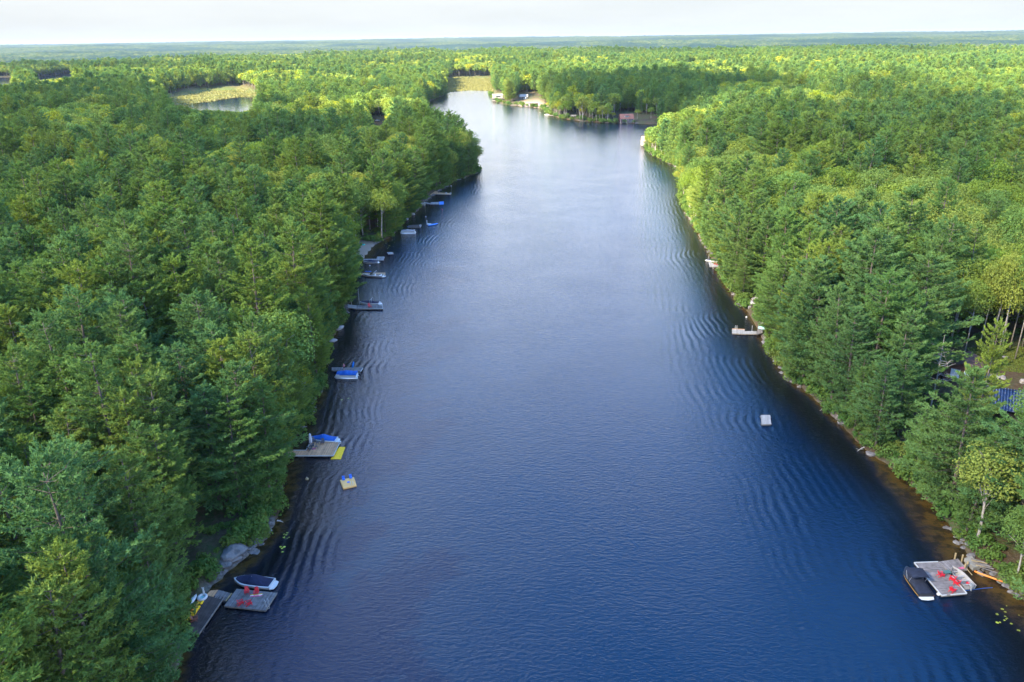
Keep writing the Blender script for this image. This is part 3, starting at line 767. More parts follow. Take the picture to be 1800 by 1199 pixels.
scale *= 0.9 + .3 * vnoise(x / 45, y / 45, 77)
scale = np.clip(scale * np.where(lod == 0, 1.30, 1.2), .6, 1.7)
scale = np.where(shore_row, scale * np.where(u < .45, .62, .86), scale)
hgt = np.where(pine, 21, 16) * scale
ok, sd, z = plantable(x, y, hgt, 4.4 * scale)
for f_ in (.72, .5, .34):                       # younger, lower trees where a full-grown one would hide something open
    bad = np.nonzero(~ok & (r < 1000))[0]
    ok2, _, _ = plantable(x[bad], y[bad], hgt[bad] * f_, 4.4 * scale[bad] * f_)
    t_ = bad[ok2]; scale[t_] *= f_; hgt[t_] *= f_; ok[t_] = True
x, y, z, lod, r, pine, u, scale, hgt, sd = [a[ok] for a in (x, y, z, lod, r, pine, u, scale, hgt, sd)]
birch = (~pine) & (u < np.where(lod == 0, .08, np.where(lod == 1, .22, .34)))  # share grows with distance: far ones are broadleaves yellowed to look sunlit
px, py = to_px(np.stack([x, y, z + hgt * .6], -1))
inview = (px > -60) & (px < 1860) & (py < 1290) & (py > 0)
depth = np.stack([x, y, z - CAM_H], -1) @ FW
order = np.argsort(depth + np.where(inview, 0, 1e6))
single = np.zeros(len(x), bool)
pick_p = [i for i in order if pine[i] and inview[i]][:296]
pick_b = [i for i in order if not pine[i] and not birch[i] and inview[i]][:296]
pick_y = [i for i in order if birch[i] and inview[i]][:60]
for q in (pick_p, pick_b, pick_y): single[q] = True

LANDMARKS = {'the square four-chair dock': P(440, 1050), 'the wide tan dock': P(540, 795),
 'the blue-covered pontoon boat': P(605, 655), 'the left lift-boat dock': P(640, 538), 'the small sandy beach': P(640, 440),
 'the grey pontoon boat': P(715, 405), 'the left headland tip': P(838, 302),
 'the lower right dock': P(1650, 1015), 'the brown-roofed cabin': P(1680, 650, 4), 'the right rock slab': P(1320, 580),
 'the right-hand raft': P(1346, 738), 'the small right-shore dock': P(1258, 463), 'the sunny right headland': P(1140, 260),
 'the lower left lake corner': P(300, 1190)}
ORD = ['nearest', 'second nearest', 'third nearest', 'fourth nearest', 'fifth nearest', 'sixth nearest', 'seventh nearest', 'eighth nearest', 'ninth nearest', 'tenth nearest']
def ordinal(n):
    return ORD[n] if n < 10 else '%d%s nearest' % (n + 1, {1: 'st', 2: 'nd', 3: 'rd'}.get((n + 1) % 10 if (n + 1) // 10 % 10 != 1 else 0, 'th'))
lmk = list(LANDMARKS); lmp = np.array([LANDMARKS[k][:2] for k in lmk])
def plant(pick, kind, name, noun, cat, group):
    near = {}
    for i in pick:
        d = np.hypot(lmp[:, 0] - x[i], lmp[:, 1] - y[i]); j = int(np.argmin(d)); near.setdefault(j, []).append((d[j], i))
    for j, lst in near.items():
        for n, (d_, i) in enumerate(sorted(lst)):
            cm, tm = SOLO[kind][int(u[i] * 997) % len(SOLO[kind])]
            size = 'tall' if hgt[i] > (21 if kind == 'pine' else 16) else ('small' if hgt[i] < (16.5 if kind == 'pine' else 12.5) else 'mid-sized')
            e = thing(name, '%s %s, %s to %s' % (size, noun, ordinal(n), lmk[j]), cat, (x[i], y[i], z[i] - .1), u[i] * 40, group)
            s_ = float(scale[i]); w_ = s_ * (0.9 + .3 * ((u[i] * 31) % 1))
            e.scale = (w_, w_, s_); e.rotation_euler = (.05 * math.sin(u[i] * 91), .05 * math.cos(u[i] * 57), u[i] * 40)
            for nm, me in (('crown', cm), ('trunk', tm)):
                o = bpy.data.objects.new(nm, me); col.objects.link(o); o.parent = e
plant(pick_p, 'pine', 'white_pine', 'white pine', 'pine tree', 'white pines of the near forest')
plant(pick_b, 'broad', 'broadleaf_tree', 'leafy broadleaf tree', 'broadleaf tree', 'broadleaf trees of the near forest')
plant(pick_y, 'birch', 'birch_tree', 'yellow-green birch', 'birch tree', 'birches of the near forest')
rest = ~single
key = np.where(pine, 'p', np.where(birch, 'y', 'b'))
pk = np.zeros(len(x), int)
for i in np.nonzero(rest)[0]:
    lst = idx[key[i] + str(lod[i])]; pk[i] = lst[int(u[i] * 7919) % len(lst)]
sc2 = scale * np.where(lod == 2, 1.0, 1.0)
scatter('forest', np.stack([x, y, z - .2], -1)[rest], (u * 50)[rest], sc2[rest], pk[rest], label='dense mixed pine and broadleaf forest stretching to the horizon')

# understorey and shore shrubs, one mass
shr = bpy.data.collections.new('shrub_sources')
for i in range(5):
    T, tn = shrub_shape(rng, R=1.3)
    o = bpy.data.objects.new('shrub_source_%d' % i, tri_mesh('shrub', T, tn, M['shrub'])); shr.objects.link(o)
gx, gy = jitter_grid(1.9, -330, 420, 40, 700, g)
a = np.abs(np.arctan2(gx, gy)); k = a < .72; gx, gy = gx[k], gy[k]
s_ = water_sd(gx, gy)
k = ((s_ > .1) & (s_ < 4.5) & (g.random(len(gx)) < .97)) | ((s_ >= 4.5) & (g.random(len(gx)) < .20)); gx, gy, s_ = gx[k], gy[k], s_[k]
gz = ground_z(gx, gy, s_)
pxs, pys = to_px(np.stack([gx, gy, gz + .8], -1)); k = ~in_poly(gx, gy, CLEARING) & (beach_mask(gx, gy) < .1)
for q in OPEN_PX: k &= ~in_poly(pxs, pys, q)
gx, gy, gz = gx[k], gy[k], gz[k]; fs = np.hypot(lx, ly) > 480
fx, fy = np.repeat(lx[fs], 2) + g.normal(0, 1.6, 2 * fs.sum()), np.repeat(ly[fs], 2) + g.normal(0, 3.0, 2 * fs.sum())
f_s = water_sd(fx, fy); k = (f_s > .2) & (marsh_mask(fx, fy) < .5); fx, fy, f_s = fx[k], fy[k], f_s[k]; fz = ground_z(fx, fy, f_s)
qx, qy = to_px(np.stack([fx, fy, fz + 1], -1)); k = np.ones(len(fx), bool)
for q in OPEN_PX[2:8]: k &= ~(in_poly(qx, qy, q) & (g.random(len(fx)) < .6))
fx, fy, fz = fx[k], fy[k], fz[k]
big_ = np.concatenate([np.where(water_sd(gx, gy) < 3.2, 1.2, 1.0), np.full(len(fx), 1.9)])
gx, gy, gz = np.concatenate([gx, fx]), np.concatenate([gy, fy]), np.concatenate([gz, fz])
n = len(gx)
scatter('undergrowth', np.stack([gx, gy, gz - .15], -1), g.random(n) * 6.28, g.uniform(.5, 1.35, n) * big_, g.integers(0, 5, n), source_col=shr, label='green shrubs and saplings under the trees and along the shore')

# shore rocks, one mass of small stones
rks = bpy.data.collections.new('rock_sources')
def rock_mesh(name, rg, r=1.0, m=None, sub=2):
    import bmesh
    bm = bmesh.new(); bmesh.ops.create_icosphere(bm, subdivisions=sub, radius=r)
    sc = rg.uniform(.6, 1.15, 3) * [1, 1, .6]; ph = rg.uniform(0, 9, 3)
    for v in bm.verts:
        n_ = 1 + .22 * math.sin(v.co.x / r * 2.3 + ph[0]) * math.cos(v.co.y / r * 2.7 + ph[1]) + .16 * math.sin(v.co.z / r * 3.9 + ph[2]) + rg.normal(0, .045)
        v.co = Vector((v.co.x * sc[0] * n_, v.co.y * sc[1] * n_, v.co.z * sc[2] * n_))
    me = bpy.data.meshes.new(name); bm.to_mesh(me); bm.free(); me.materials.append(m or M['rock']); return me
for i in range(5):
    o = bpy.data.objects.new('rock_source_%d' % i, rock_mesh('rock', rng)); rks.objects.link(o)
gx, gy = jitter_grid(0.9, -330, 420, 60, 620, g)
lk = np.abs(np.arctan2(gx, gy)) < .72; gx, gy = gx[lk], gy[lk]
s_ = water_sd(gx, gy); dens_ = fbm(gx / 16, gy / 16, 91, 3)
k = (np.abs(s_ - .1) < .9) & (dens_ > .53) & (g.random(len(gx)) < .6) & (beach_mask(gx, gy) < .1); gx, gy, s_ = gx[k], gy[k], s_[k]; n = len(gx)
scatter('shore_rocks', np.stack([gx, gy, np.maximum(ground_z(gx, gy, s_), -.25) + .02], -1), g.random(n) * 6.28, g.uniform(.22, .85, n), g.integers(0, 5, n), source_col=rks, label='grey granite stones lining the water edge')
# ------------------------------------------------------------------ clouds that shade parts of the land, and the haze
cm_ = bpy.data.materials.new('cloud'); cm_.use_nodes = True; t = cm_.node_tree; t.nodes.clear(); A = t.nodes.new; K = t.links.new
o_ = A('ShaderNodeOutputMaterial'); d_ = A('ShaderNodeBsdfDiffuse'); d_.inputs[0].default_value = (.9, .9, .9, 1)
tl_ = A('ShaderNodeBsdfTranslucent'); tl_.inputs[0].default_value = (.95, .95, .95, 1); ad_ = A('ShaderNodeMixShader'); ad_.inputs[0].default_value = .85
K(d_.outputs[0], ad_.inputs[1]); K(tl_.outputs[0], ad_.inputs[2])
tp_ = A('ShaderNodeBsdfTransparent'); at_ = A('ShaderNodeAttribute'); at_.attribute_name = 'thickness'; ms_ = A('ShaderNodeMixShader')
K(at_.outputs['Fac'], ms_.inputs[0]); K(tp_.outputs[0], ms_.inputs[1]); K(ad_.outputs[0], ms_.inputs[2]); K(ms_.outputs[0], o_.inputs[0])
CLOUD_Z = 520.0
def cloud(poly_px, dens, soft=70, cell=24, ragged=90):
    global CLOUD_Z
    CLOUD_Z += 110.0                      # each cloud floats at its own height
    off = np.array([SUN_AZ[0], SUN_AZ[1]]) * (CLOUD_Z - 15) / math.tan(SUN_EL)
    q = [tuple((P(p[0], p[1], 15.0)[:2] if len(p) == 2 else np.array(p[:2], float)) + off) for p in poly_px]   # 3-tuples are world points
    xs = [p[0] for p in q]; ys = [p[1] for p in q]
    X, Y = np.meshgrid(np.arange(min(xs) - 150, max(xs) + 150, cell), np.arange(max(ys) + 150, min(ys) - 150, -cell))
    d = poly_dist(X, Y, q); s = np.where(in_poly(X, Y, q), d, -d) + (fbm(X / 90, Y / 90, 51, 4) - .5) * ragged
    D = sstep(-soft * .5, soft, s); th = D * (25 + 60 * fbm(X / 120, Y / 120, 61, 4))
    v = []; 
    nr, na = X.shape; keep = (D > 0.002).ravel()
    i = np.arange(nr - 1)[:, None] * na + np.arange(na - 1)[None, :]
    f = np.stack([i, i + na, i + na + 1, i + 1], -1).reshape(-1, 4); f = f[keep[f].any(axis=1)]
    n = nr * na
    top = np.stack([X, Y, CLOUD_Z + th], -1).reshape(-1, 3); bot = np.stack([X, Y, CLOUD_Z - th * .3 - 1], -1).reshape(-1, 3)
    allf = np.concatenate([f, f[:, ::-1] + n]); vv = np.concatenate([top, bot])
    used, inv = np.unique(allf, return_inverse=True)
    me = bpy.data.meshes.new('cloud'); me.from_pydata(vv[used].tolist(), [], inv.reshape(-1, 4).tolist()); me.materials.append(cm_)
    a = me.attributes.new('thickness', 'FLOAT', 'POINT'); a.data.foreach_set('value', (np.concatenate([D.ravel()] * 2)[used] * dens).astype(np.float32))
    me.shade_smooth()
    o = bpy.data.objects.new('cloud', me); col.objects.link(o); tagged(o, kind='structure')
cloud([(-400,160),(0,168),(120,162),(230,154),(290,178),(330,204),(455,200),(520,214),(600,224),(680,224),(745,212),(800,225),(850,300),(900,360),(1150,400),(60,150,0),(70,-300,0),(-500,-300,0),(-700,400)], .43, soft=50, ragged=60)
cloud([(-400,160),(0,168),(120,162),(230,154),(290,178),(330,204),(455,200),(520,214),(600,224),(680,224),(745,212),(800,225),(838,290),(700,300),(300,285),(-500,330)], .34, soft=40, ragged=40)
cloud([(975,158),(1050,146),(1180,142),(1300,145),(1380,158),(1425,182),(1330,190),(1240,188),(1160,214),(1060,226),(985,216)], .72, soft=30, ragged=40)
cloud([(1160,345),(1215,298),(1262,238),(1400,195),(1495,158),(1540,150),(1620,152),(1640,190),(1900,196),(2400,260),(600,-300,0),(20,-300,0),(20,150,0),(1250,560)], .50, soft=50)
cloud([(-300,112),(120,114),(420,124),(380,134),(130,140),(-300,146)], .3)
cloud([(900,96),(1300,92),(1700,96),(1700,103),(1200,104)], .25)
hb = MB(); hb.box((0, 0, 67), (46000, 46000, 150))
hm = bpy.data.materials.new('haze'); hm.use_nodes = True; t = hm.node_tree; t.nodes.clear()
ho = t.nodes.new('ShaderNodeOutputMaterial'); hv = t.nodes.new('ShaderNodeVolumePrincipled')
hv.inputs['Color'].default_value = (0.48, 0.60, 0.72, 1); hv.inputs['Density'].default_value = 3.0e-5; hv.inputs['Anisotropy'].default_value = 0.2
t.links.new(hv.outputs[0], ho.inputs['Volume'])
hb.build('haze', hm, kind='stuff')

# ------------------------------------------------------------------ marsh grass tufts
def tufts(name, polys, n, g, m, hgt=1.1, label=None):
    xs = []; ys = []
    for q in polys:
        a = np.array(q); lo = a.min(0); hi = a.max(0); x = g.uniform(lo[0], hi[0], n); y = g.uniform(lo[1], hi[1], n)
        k = in_poly(x, y, q); xs.append(x[k]); ys.append(y[k])
    x = np.concatenate(xs); y = np.concatenate(ys); s = water_sd(x, y); k = s > 1; x, y, s = x[k], y[k], s[k]
    z = ground_z(x, y, s); n = len(x)
    p = np.stack([x, y, z], -1); w = g.uniform(.6, 1.5, (n, 1)); an = g.uniform(0, 6.28, n); dx = np.stack([np.cos(an), np.sin(an), 0 * an], -1) * w
    tip = p + np.stack([g.normal(0, .4, n), g.normal(0, .4, n), hgt * g.uniform(.5, 1.3, n)], -1)
    T = np.stack([p - dx, p + dx, tip], 1)
    me = tri_mesh(name, T, g.random(n), m); o = bpy.data.objects.new(name, me); col.objects.link(o); tagged(o, label, kind='stuff')
M['marsh_grass'] = foliage('marsh_grass_blades', [(0.165, 0.16, 0.06), (0.165, 0.16, 0.06)], .25)
tufts('marsh_grass', marsh, 26000, np.random.default_rng(3), M['marsh_grass'], label='golden marsh grass round the pond and at the far end of the lake')
# lily pads, floating in loose patches
def pads(polys, n, g):
    v = MB()
    for q in polys:
        a = np.array(q); lo = a.min(0); hi = a.max(0); c = 0
        while c < n:
            x, y = g.uniform(lo, hi)
            if in_poly(np.array([x]), np.array([y]), q)[0] and vnoise(np.array([x / 1.6]), np.array([y / 1.6]), 8)[0] > .52:
                r = g.uniform(.10, .26); k = 7; a0 = g.uniform(0, 6)
                ring = [(x + r * math.cos(a0 + 5.9 * j / (k - 1)), y + r * .9 * math.sin(a0 + 5.9 * j / (k - 1)), .012 + g.uniform(0, .008)) for j in range(k)]
                v.add([(x, y, .012)] + ring, [(0, j + 1, j + 2) for j in range(k - 1)])
            c += 1
    v.build('lily_pads', M['lily'], kind='stuff', label='yellow-green lily pads floating near the shore')
pads([[tuple(P(*p)[:2]) for p in q] for q in ([(1738,1070),(1765,1062),(1800,1085),(1830,1130),(1800,1160),(1775,1150),(1755,1100)], [(485,950),(505,935),(512,955),(495,972)],
   [(595,680),(615,676),(618,700),(598,705)], [(672,425),(695,420),(700,432),(680,440)])], 60, np.random.default_rng(2))

# ------------------------------------------------------------------ docks
def tones(m, k=(0.78, 1.0, 1.22)):
    out = []
    for f in k:
        c = m.copy(); c.name = m.name + '_tone'
        for n in c.node_tree.nodes:
            if n.type == 'VALTORGB':
                for e in n.color_ramp.elements: e.color = (*[min(1, q * f) for q in e.color[:3]], 1)
        out.append(c)
    return out
TONE = {k: tones(M[k]) for k in ('frame_wood', 'grey_deck', 'dark_deck', 'tan_deck', 'orange_deck', 'pale_deck')}
drng = random.Random(4)
def dock(label, quads, deck='grey_deck', z=0.45, frame='frame_wood', trims=(), name='dock', floats=True, board=0.15, z1=None, cat='dock'):
    """quads: four pixel corners A,B,C,D each; the boards lie side by side along A-B and run from A-B to D-C."""
    o0 = P(*quads[0][0], 0)
    e = thing(name, label, cat, (o0[0], o0[1], 0))
    fr = MB(); bd = MB(); fl = MB()
    for q in quads:
        zz = z
        A_, B_, C_, D_ = [P(*p, zz) for p in q]
        fr.prism([tuple(p[:2]) for p in (A_, B_, C_, D_)], zz - .26, zz - .035)
        n = max(3, int(max(np.linalg.norm(B_ - A_), np.linalg.norm(C_ - D_)) / board))
        for k in range(n):
            a, b = (k + .04) / n, (k + .96) / n
            up = drng.uniform(0, .008)
            p = [A_ + (B_ - A_) * a, A_ + (B_ - A_) * b, D_ + (C_ - D_) * b, D_ + (C_ - D_) * a]
            c = sum(p) / 4; p = [c + (v - c) * np.array([1.004, 1.004, 1]) for v in p]
            bd.prism([tuple(v[:2]) for v in p], zz - .03, zz + up, mi=drng.choice([0, 1, 1, 1, 2]))
        if floats:
            c = (A_ + B_ + C_ + D_) / 4
            for v in (A_, B_, C_, D_):
                w = c + (v - c) * .72
                fl.box((w[0], w[1], .02), (.9, .9, .44))
    fr.build('frame', M[frame], e, o0 * [1, 1, 0])
    bd.build('deck_boards', TONE[deck], e, o0 * [1, 1, 0], kind='stuff')
    if floats: fl.build('floats', M['black'], e, o0 * [1, 1, 0], kind='stuff')
    for (p, q, m) in trims:
        a, b = P(*p, z + .05), P(*q, z + .05); tb = MB(); d = b - a
        tb.box(tuple((a + b) / 2), (np.linalg.norm(d), .13, .12), rz=math.atan2(d[1], d[0])); tb.build('edge_trim', M[m], e, o0 * [1, 1, 0])
    return e
def post(e_name, label, px, py, h=1.0, r=.09, m='new_wood'):
    p = P(px, py, 0); b = MB(); b.tube([(0, 0, -1.0), (0, 0, h)], r, 8); b.ellipsoid((0, 0, h), (r * 1.05, r * 1.05, .03), 8, 4)
    o = b.build(e_name, M[m]); o.location = tuple(p); tagged(o, label, 'post'); return o

dock('dark brown rectangular wooden dock at the lower left, holding the yellow float', [[(361,1045),(394,1050),(350,1114),(327,1109)]], 'dark_deck', trims=[((394,1050),(350,1114),'frame_wood')])
dock('short tan plank ramp leading ashore from the dark brown dock', [[(370,1038),(383,1037),(375,1049),(362,1046)]], 'tan_deck', name='ramp', cat='ramp', z=.5)
dock('small grey joining platform between the brown dock and the square chair dock', [[(384,1037),(407,1043),(397,1056),(376,1050)]], 'grey_deck', name='joining_platform', cat='platform', trims=[((407,1043),(397,1056),'new_wood')])
dock('square weathered grey floating dock with four red chairs at the lower left', [[(416,1035),(487,1042),(467,1073),(394,1065)]], 'grey_deck', trims=[((487,1042),(467,1073),'frame_wood')])
dock('wide tan dock with a grey narrow walkway and pale edging, yellow mat at its end', [[(546,777),(598,777),(586,801),(533,801)], [(507,792),(538,792),(533,801),(503,801)]], 'tan_deck',
     trims=[((503,801.5),(586,801.5),'white_trim'), ((598,777),(586,801),'white_trim'), ((507,791.5),(538,791.5),'white_trim'), ((538,791.5),(546,776.5),'white_trim')])
dock('long narrow dock behind the blue-covered pontoon boat', [[(583,647),(638,647),(634,653),(583,651)]], 'grey_deck', trims=[((583,646.5),(638,646.5),'pale_deck'), ((638,647),(634,653),'white_trim')])
dock('grey-brown dock with pale landward half and one red chair, beside the boat lift', [[(628,537),(672,536),(673,543),(627,543)]], 'grey_deck', trims=[((612,541),(673,543),'white_trim'), ((672,536),(673,543),'white_trim')])
dock('pale curved landing ramp joining the red-chair dock on the left to the shore', [[(612,535),(627.5,537),(626.5,543),(611,540)]], 'pale_deck', name='ramp', cat='ramp')
dock('fresh orange wooden dock behind the white cruiser', [[(626,480),(677,479),(677,484),(625,483)]], 'orange_deck', trims=[((677,479),(677,484),'orange_deck')])
dock('thin pale walkway dock beside the navy-covered boat below the beach', [[(626,455),(663,455),(663,457),(626,457)], [(663,451),(676,451),(674,457.5),(661,457.5)]], 'pale_deck')
dock('small brown dock end behind the grey pontoon boat', [[(718,396),(740,395),(739,400),(717,400)]], 'dark_deck', trims=[((740,395),(739,400),'white_trim')])
dock('thin pale dock ending in a blue mat below the left headland', [[(745,355),(757,357),(757,359),(745,357)], [(757,355.5),(772,355),(772,359),(757,359)]], 'pale_deck')
dock('tan L-shaped dock nearest the tip of the left headland', [[(751,339),(763,335.5),(770,337),(757,343)], [(763,338),(793,339.5),(793,342),(763,341)]], 'orange_deck', trims=[((763,341.5),(793,342.5),'pale_deck')])
dock('grey right-shore dock with a red chair and two white ladder rails', [[(1246,461),(1262,461),(1262,469),(1248,469)], [(1262,465.5),(1272,466.5),(1272,469),(1262,469)]], 'pale_deck', trims=[((1246,461),(1248,469),'white_trim')])
dock('pale square float and thin gangway reaching out left of the rock deck', [[(1287,578),(1309,579),(1309,587),(1287,586)], [(1309,582),(1330,582),(1330,587),(1309,587)]], 'pale_deck', trims=[((1287,578),(1309,579),'orange_deck')])
dock('five-sided grey shore deck with a pale green umbrella on it', [[(1334,563),(1342,566),(1341,585),(1330,588)]], 'grey_deck', name='shore_deck', z=.8, cat='deck', floats=False)
dock('large weathered grey dock with white edging at the lower right', [[(1607,989),(1655.5,1047),(1699.5,1043),(1649,987.5)]], 'grey_deck',
     trims=[((1607,989),(1655.5,1047),'white_trim'), ((1607,989),(1649,987.5),'white_trim'), ((1655.5,1047),(1664,1046),'white_trim'), ((1671,1045.5),(1699.5,1043),'white_trim'), ((1673,1012),(1699.5,1043),'white_trim')], board=.2)
dock('sloping grey gangway between the lower right dock and the shore', [[(1649,987.5),(1683,982.5),(1700,1001),(1668,1004)]], 'grey_deck', name='gangway', cat='gangway', z=.56, floats=False, trims=[((1683,982.5),(1700,1001),'frame_wood')])
# concrete pad and the lumber pile ashore
pc = [P(*p, .7) for p in ((1695,982),(1707,978),(1724,996),(1711,999))]
b = MB(); b.prism([tuple(q[:2] - pc[0][:2]) for q in pc], -.5, .12); o = b.build('concrete_pad', M['concrete']); o.location = tuple(pc[0]); tagged(o, 'square of worn pale concrete at the landward end of the gangway', 'concrete pad')
for i in range(7):
    c = P(1718 + i * 3.2, 985 + i * 3.2 + drng.uniform(-2, 2), .8)
    b = MB(); b.box((0, 0, 0), (drng.uniform(1.6, 2.9), .16, .07)); o = b.build('loose_plank', M['new_wood'] if i % 3 == 1 else M['frame_wood'])
    o.location = (c[0], c[1], c[2] + .02 * i + .15); o.rotation_euler = (0, drng.uniform(-.04, .04), -.35 + drng.uniform(-.3, .3))
    tagged(o, ['grey plank nearest the concrete pad in the driftwood pile', 'yellow plank second from the concrete pad in the pile', 'grey plank third from the concrete pad in the pile', 'grey plank in the middle of the driftwood pile', 'yellow plank third from the inland end of the pile', 'grey plank second from the inland end of the pile', 'grey plank at the inland end of the driftwood pile'][i], 'plank', 'loose planks beside the concrete pad')
for lab, px, py in (('timber post at the far side of the gangway, the one farther out', 1677.5, 985), ('timber post at the far side of the gangway, closer to the concrete pad', 1690, 988),
                    ('timber post on the near side of the gangway beside its ramp end', 1699, 1000), ('short timber post on the near side of the gangway next to the aluminium boat', 1694.5, 1004)):
    post('mooring_post', lab, px, py, 1.35, .12)
b = MB(); pts = [P(1699.5, 1000, .9), P(1709, 1011, .25)]; b.tube([tuple(p - pts[0]) for p in pts], .06, 6); o = b.build('leaning_pole', M['new_wood']); o.location = tuple(pts[0]); tagged(o, 'yellow timber pole slanting from the gangway into the water', 'pole')
pts = [P(x_, y_, .38) for x_, y_ in ((1713,1004),(1722,1008),(1736,1013),(1750,1018),(1762,1022),(1779,1028))]
b = MB(); b.tube([tuple(p - pts[0]) for p in pts], .13, 8); o = b.build('floating_boom', M['orange'], smooth=True); o.location = tuple(pts[0]); tagged(o, 'long orange floating boom strung along the shallow lower right shore', 'boom')
pts = [P(x_, y_, .03) for x_, y_ in ((1697,1038),(1715,1036),(1730,1034),(1745,1033))]
b = MB(); b.tube([tuple(p - pts[0]) for p in pts], .035, 5); o = b.build('mooring_line', M['blue']); o.location = tuple(pts[0]); tagged(o, 'blue mooring line floating from the stern of the aluminium boat', 'rope')

# ------------------------------------------------------------------ furniture
def adirondack(label, px, py, rz, m='red', z=0.46, group='adirondack chairs on the docks', name='adirondack_chair', s=1.0):
    p = P(px, py, z); e = thing(name, label, 'chair', p, rz, group); e.scale = (s, s, s)
    mt = M[m]
    b = MB()
    for k in range(5): b.box((-.22 + .12 * k, 0, .27 + .035 * k), (.105, .56, .025), ry=-.28)
    b.build('seat', mt, e)
    b = MB()
    for k in range(5):
        yy = -.22 + .11 * k; h = .80 - .5 * abs(yy) ** 1.3
        b.box((-.30 - .14, yy, .30 + h * .46), (.025, .098, h), ry=-.38)
    b.box((-.36, 0, .42), (.04, .56, .07)); b.build('backrest', mt, e)
    for sy in (-1, 1):
        b = MB(); b.box((.0, sy * .33, .55), (.78, .13, .03)); b.build('armrest', mt, e)
        b = MB(); b.box((.30, sy * .29, .27), (.09, .04, .54)); b.build('leg', mt, e)
        b = MB(); b.box((-.16, sy * .26, .20), (.92, .04, .11), ry=-.33); b.build('leg', mt, e)
    return e
cd = adirondack
cd('red chair at the back left of the square grey dock, facing the camera', 434.5, 1044, -1.25)
cd('red chair with a striped towel at its feet on the square grey dock', 451, 1045, -1.45)
cd('red chair in the front pair on the square dock, nearer the brown dock', 424, 1062, .55)
cd('red chair in the front pair on the square grey dock, the one nearer the ladder', 438.5, 1063, .55)
cd('rust-coloured wooden chair near the corner of the dark brown dock', 343, 1091, 0.2, 'rust')
cd('single red chair on the grey dock beside the white-towered lift boat', 650, 541, -1.0, s=1.25)
cd('single red chair on the small right-shore dock', 1257.5, 465, 2.8, s=1.3)
cd('lone red chair on the landward half of the lower right dock', 1654, 1013, .1)
cd('red chair beside the aluminium boat, farther from the camera of the close pair', 1673, 1020, 2.5)
cd('red chair beside the aluminium boat, nearer the camera of the close pair', 1680.5, 1027, 2.5)
cd('red chair nearest the outer white edge of the lower right dock', 1674, 1040, .5)
for lab, px, py, rz in (('charcoal chair on the tan dock, standing apart in front of the blue boat', 567.3, 780.5, -1.5), ('charcoal chair on the tan dock at the bow of the blue-covered boat', 552, 778, -1.0),
                        ('charcoal chair on the tan dock at the inner corner by the walkway', 545, 791, .9), ('charcoal chair on the tan dock at the foot of the furled umbrella', 549, 785, .2)):
    cd(lab, px, py, rz, 'charcoal', s=1.05)
for lab, px, py in (('charcoal footstool on the tan dock near the boat', 558.5, 780), ('charcoal footstool on the tan dock farther from the boat', 556, 787)):
    e = thing('footstool', lab, 'footstool', P(px, py, .46), .3, 'footstools on the tan dock')
    b = MB(); [b.box((-.2 + .1 * k, 0, .36), (.09, .46, .03)) for k in range(5)]; b.build('seat', M['charcoal'], e)
    for sx in (-1, 1):
        b = MB(); b.box((sx * .2, .2, .17), (.05, .05, .34)); b.box((sx * .2, -.2, .17), (.05, .05, .34)); b.box((sx * .2, 0, .25), (.04, .4, .05)); b.build('leg', M['charcoal'], e)
def cloth(name, label, px, py, d, rz, mats, z=.47, cat='towel'):
    b = MB(); n = 6
    for k in range(n):
        for side, mi in ((0, 0), (1, 1), (2, 2)) if len(mats) > 2 else ((0, 0),):
            w = d[1] / (3 if len(mats) > 2 else 1)
            x0, x1 = -d[0] / 2 + d[0] * k / n, -d[0] / 2 + d[0] * (k + 1) / n; y0 = -d[1] / 2 + w * side
            zf = lambda q: .03 + .03 * math.sin(q * 9)
            b.add([(x0, y0, 0), (x1, y0, 0), (x1, y0 + w * .98, 0), (x0, y0 + w * .98, 0), (x0, y0, zf(x0)), (x1, y0, zf(x1)), (x1, y0 + w * .98, zf(x1)), (x0, y0 + w * .98, zf(x0))],
                  [(3, 2, 1, 0), (4, 5, 6, 7), (0, 1, 5, 4), (1, 2, 6, 5), (2, 3, 7, 6), (3, 0, 4, 7)], mi)
    o = b.build(name, [M[m] for m in mats]); o.location = tuple(P(px, py, z)); o.rotation_euler = (0, 0, rz); return tagged(o, label, cat)
cloth('towel', 'pink, white and yellow striped towel spread by the back right red chair', 450.5, 1046.5, (1.75, .5), .13, ['pink', 'white_cloth', 'yellow'])
cloth('towel', 'crumpled crimson towel on the tan dock between the dark chairs', 551.5, 789, (.8, .6), .5, ['rose'])
cloth('towel', 'cream towel hung beside the umbrella foot on the tan dock', 544.5, 786.5, (.3, .9), .2, ['new_wood'], z=.9)
cloth('doormat', 'small maroon mat on the gangway beside the timber posts', 1691, 998.5, (1.0, .45), .2, ['rose'], z=.58, cat='mat')
e = thing('side_table', 'low dark green table beside the lone red chair on the lower right dock', 'table', P(1664.5, 1009, .46), .1)
b = MB(); b.box((0, 0, .42), (1.0, .7, .05)); b.build('tabletop', M['dark_teal'], e)
for sx in (-1, 1):
    for sy in (-1, 1): b = MB(); b.box((sx * .4, sy * .27, .2), (.06, .06, .4)); b.build('leg', M['dark_teal'], e)
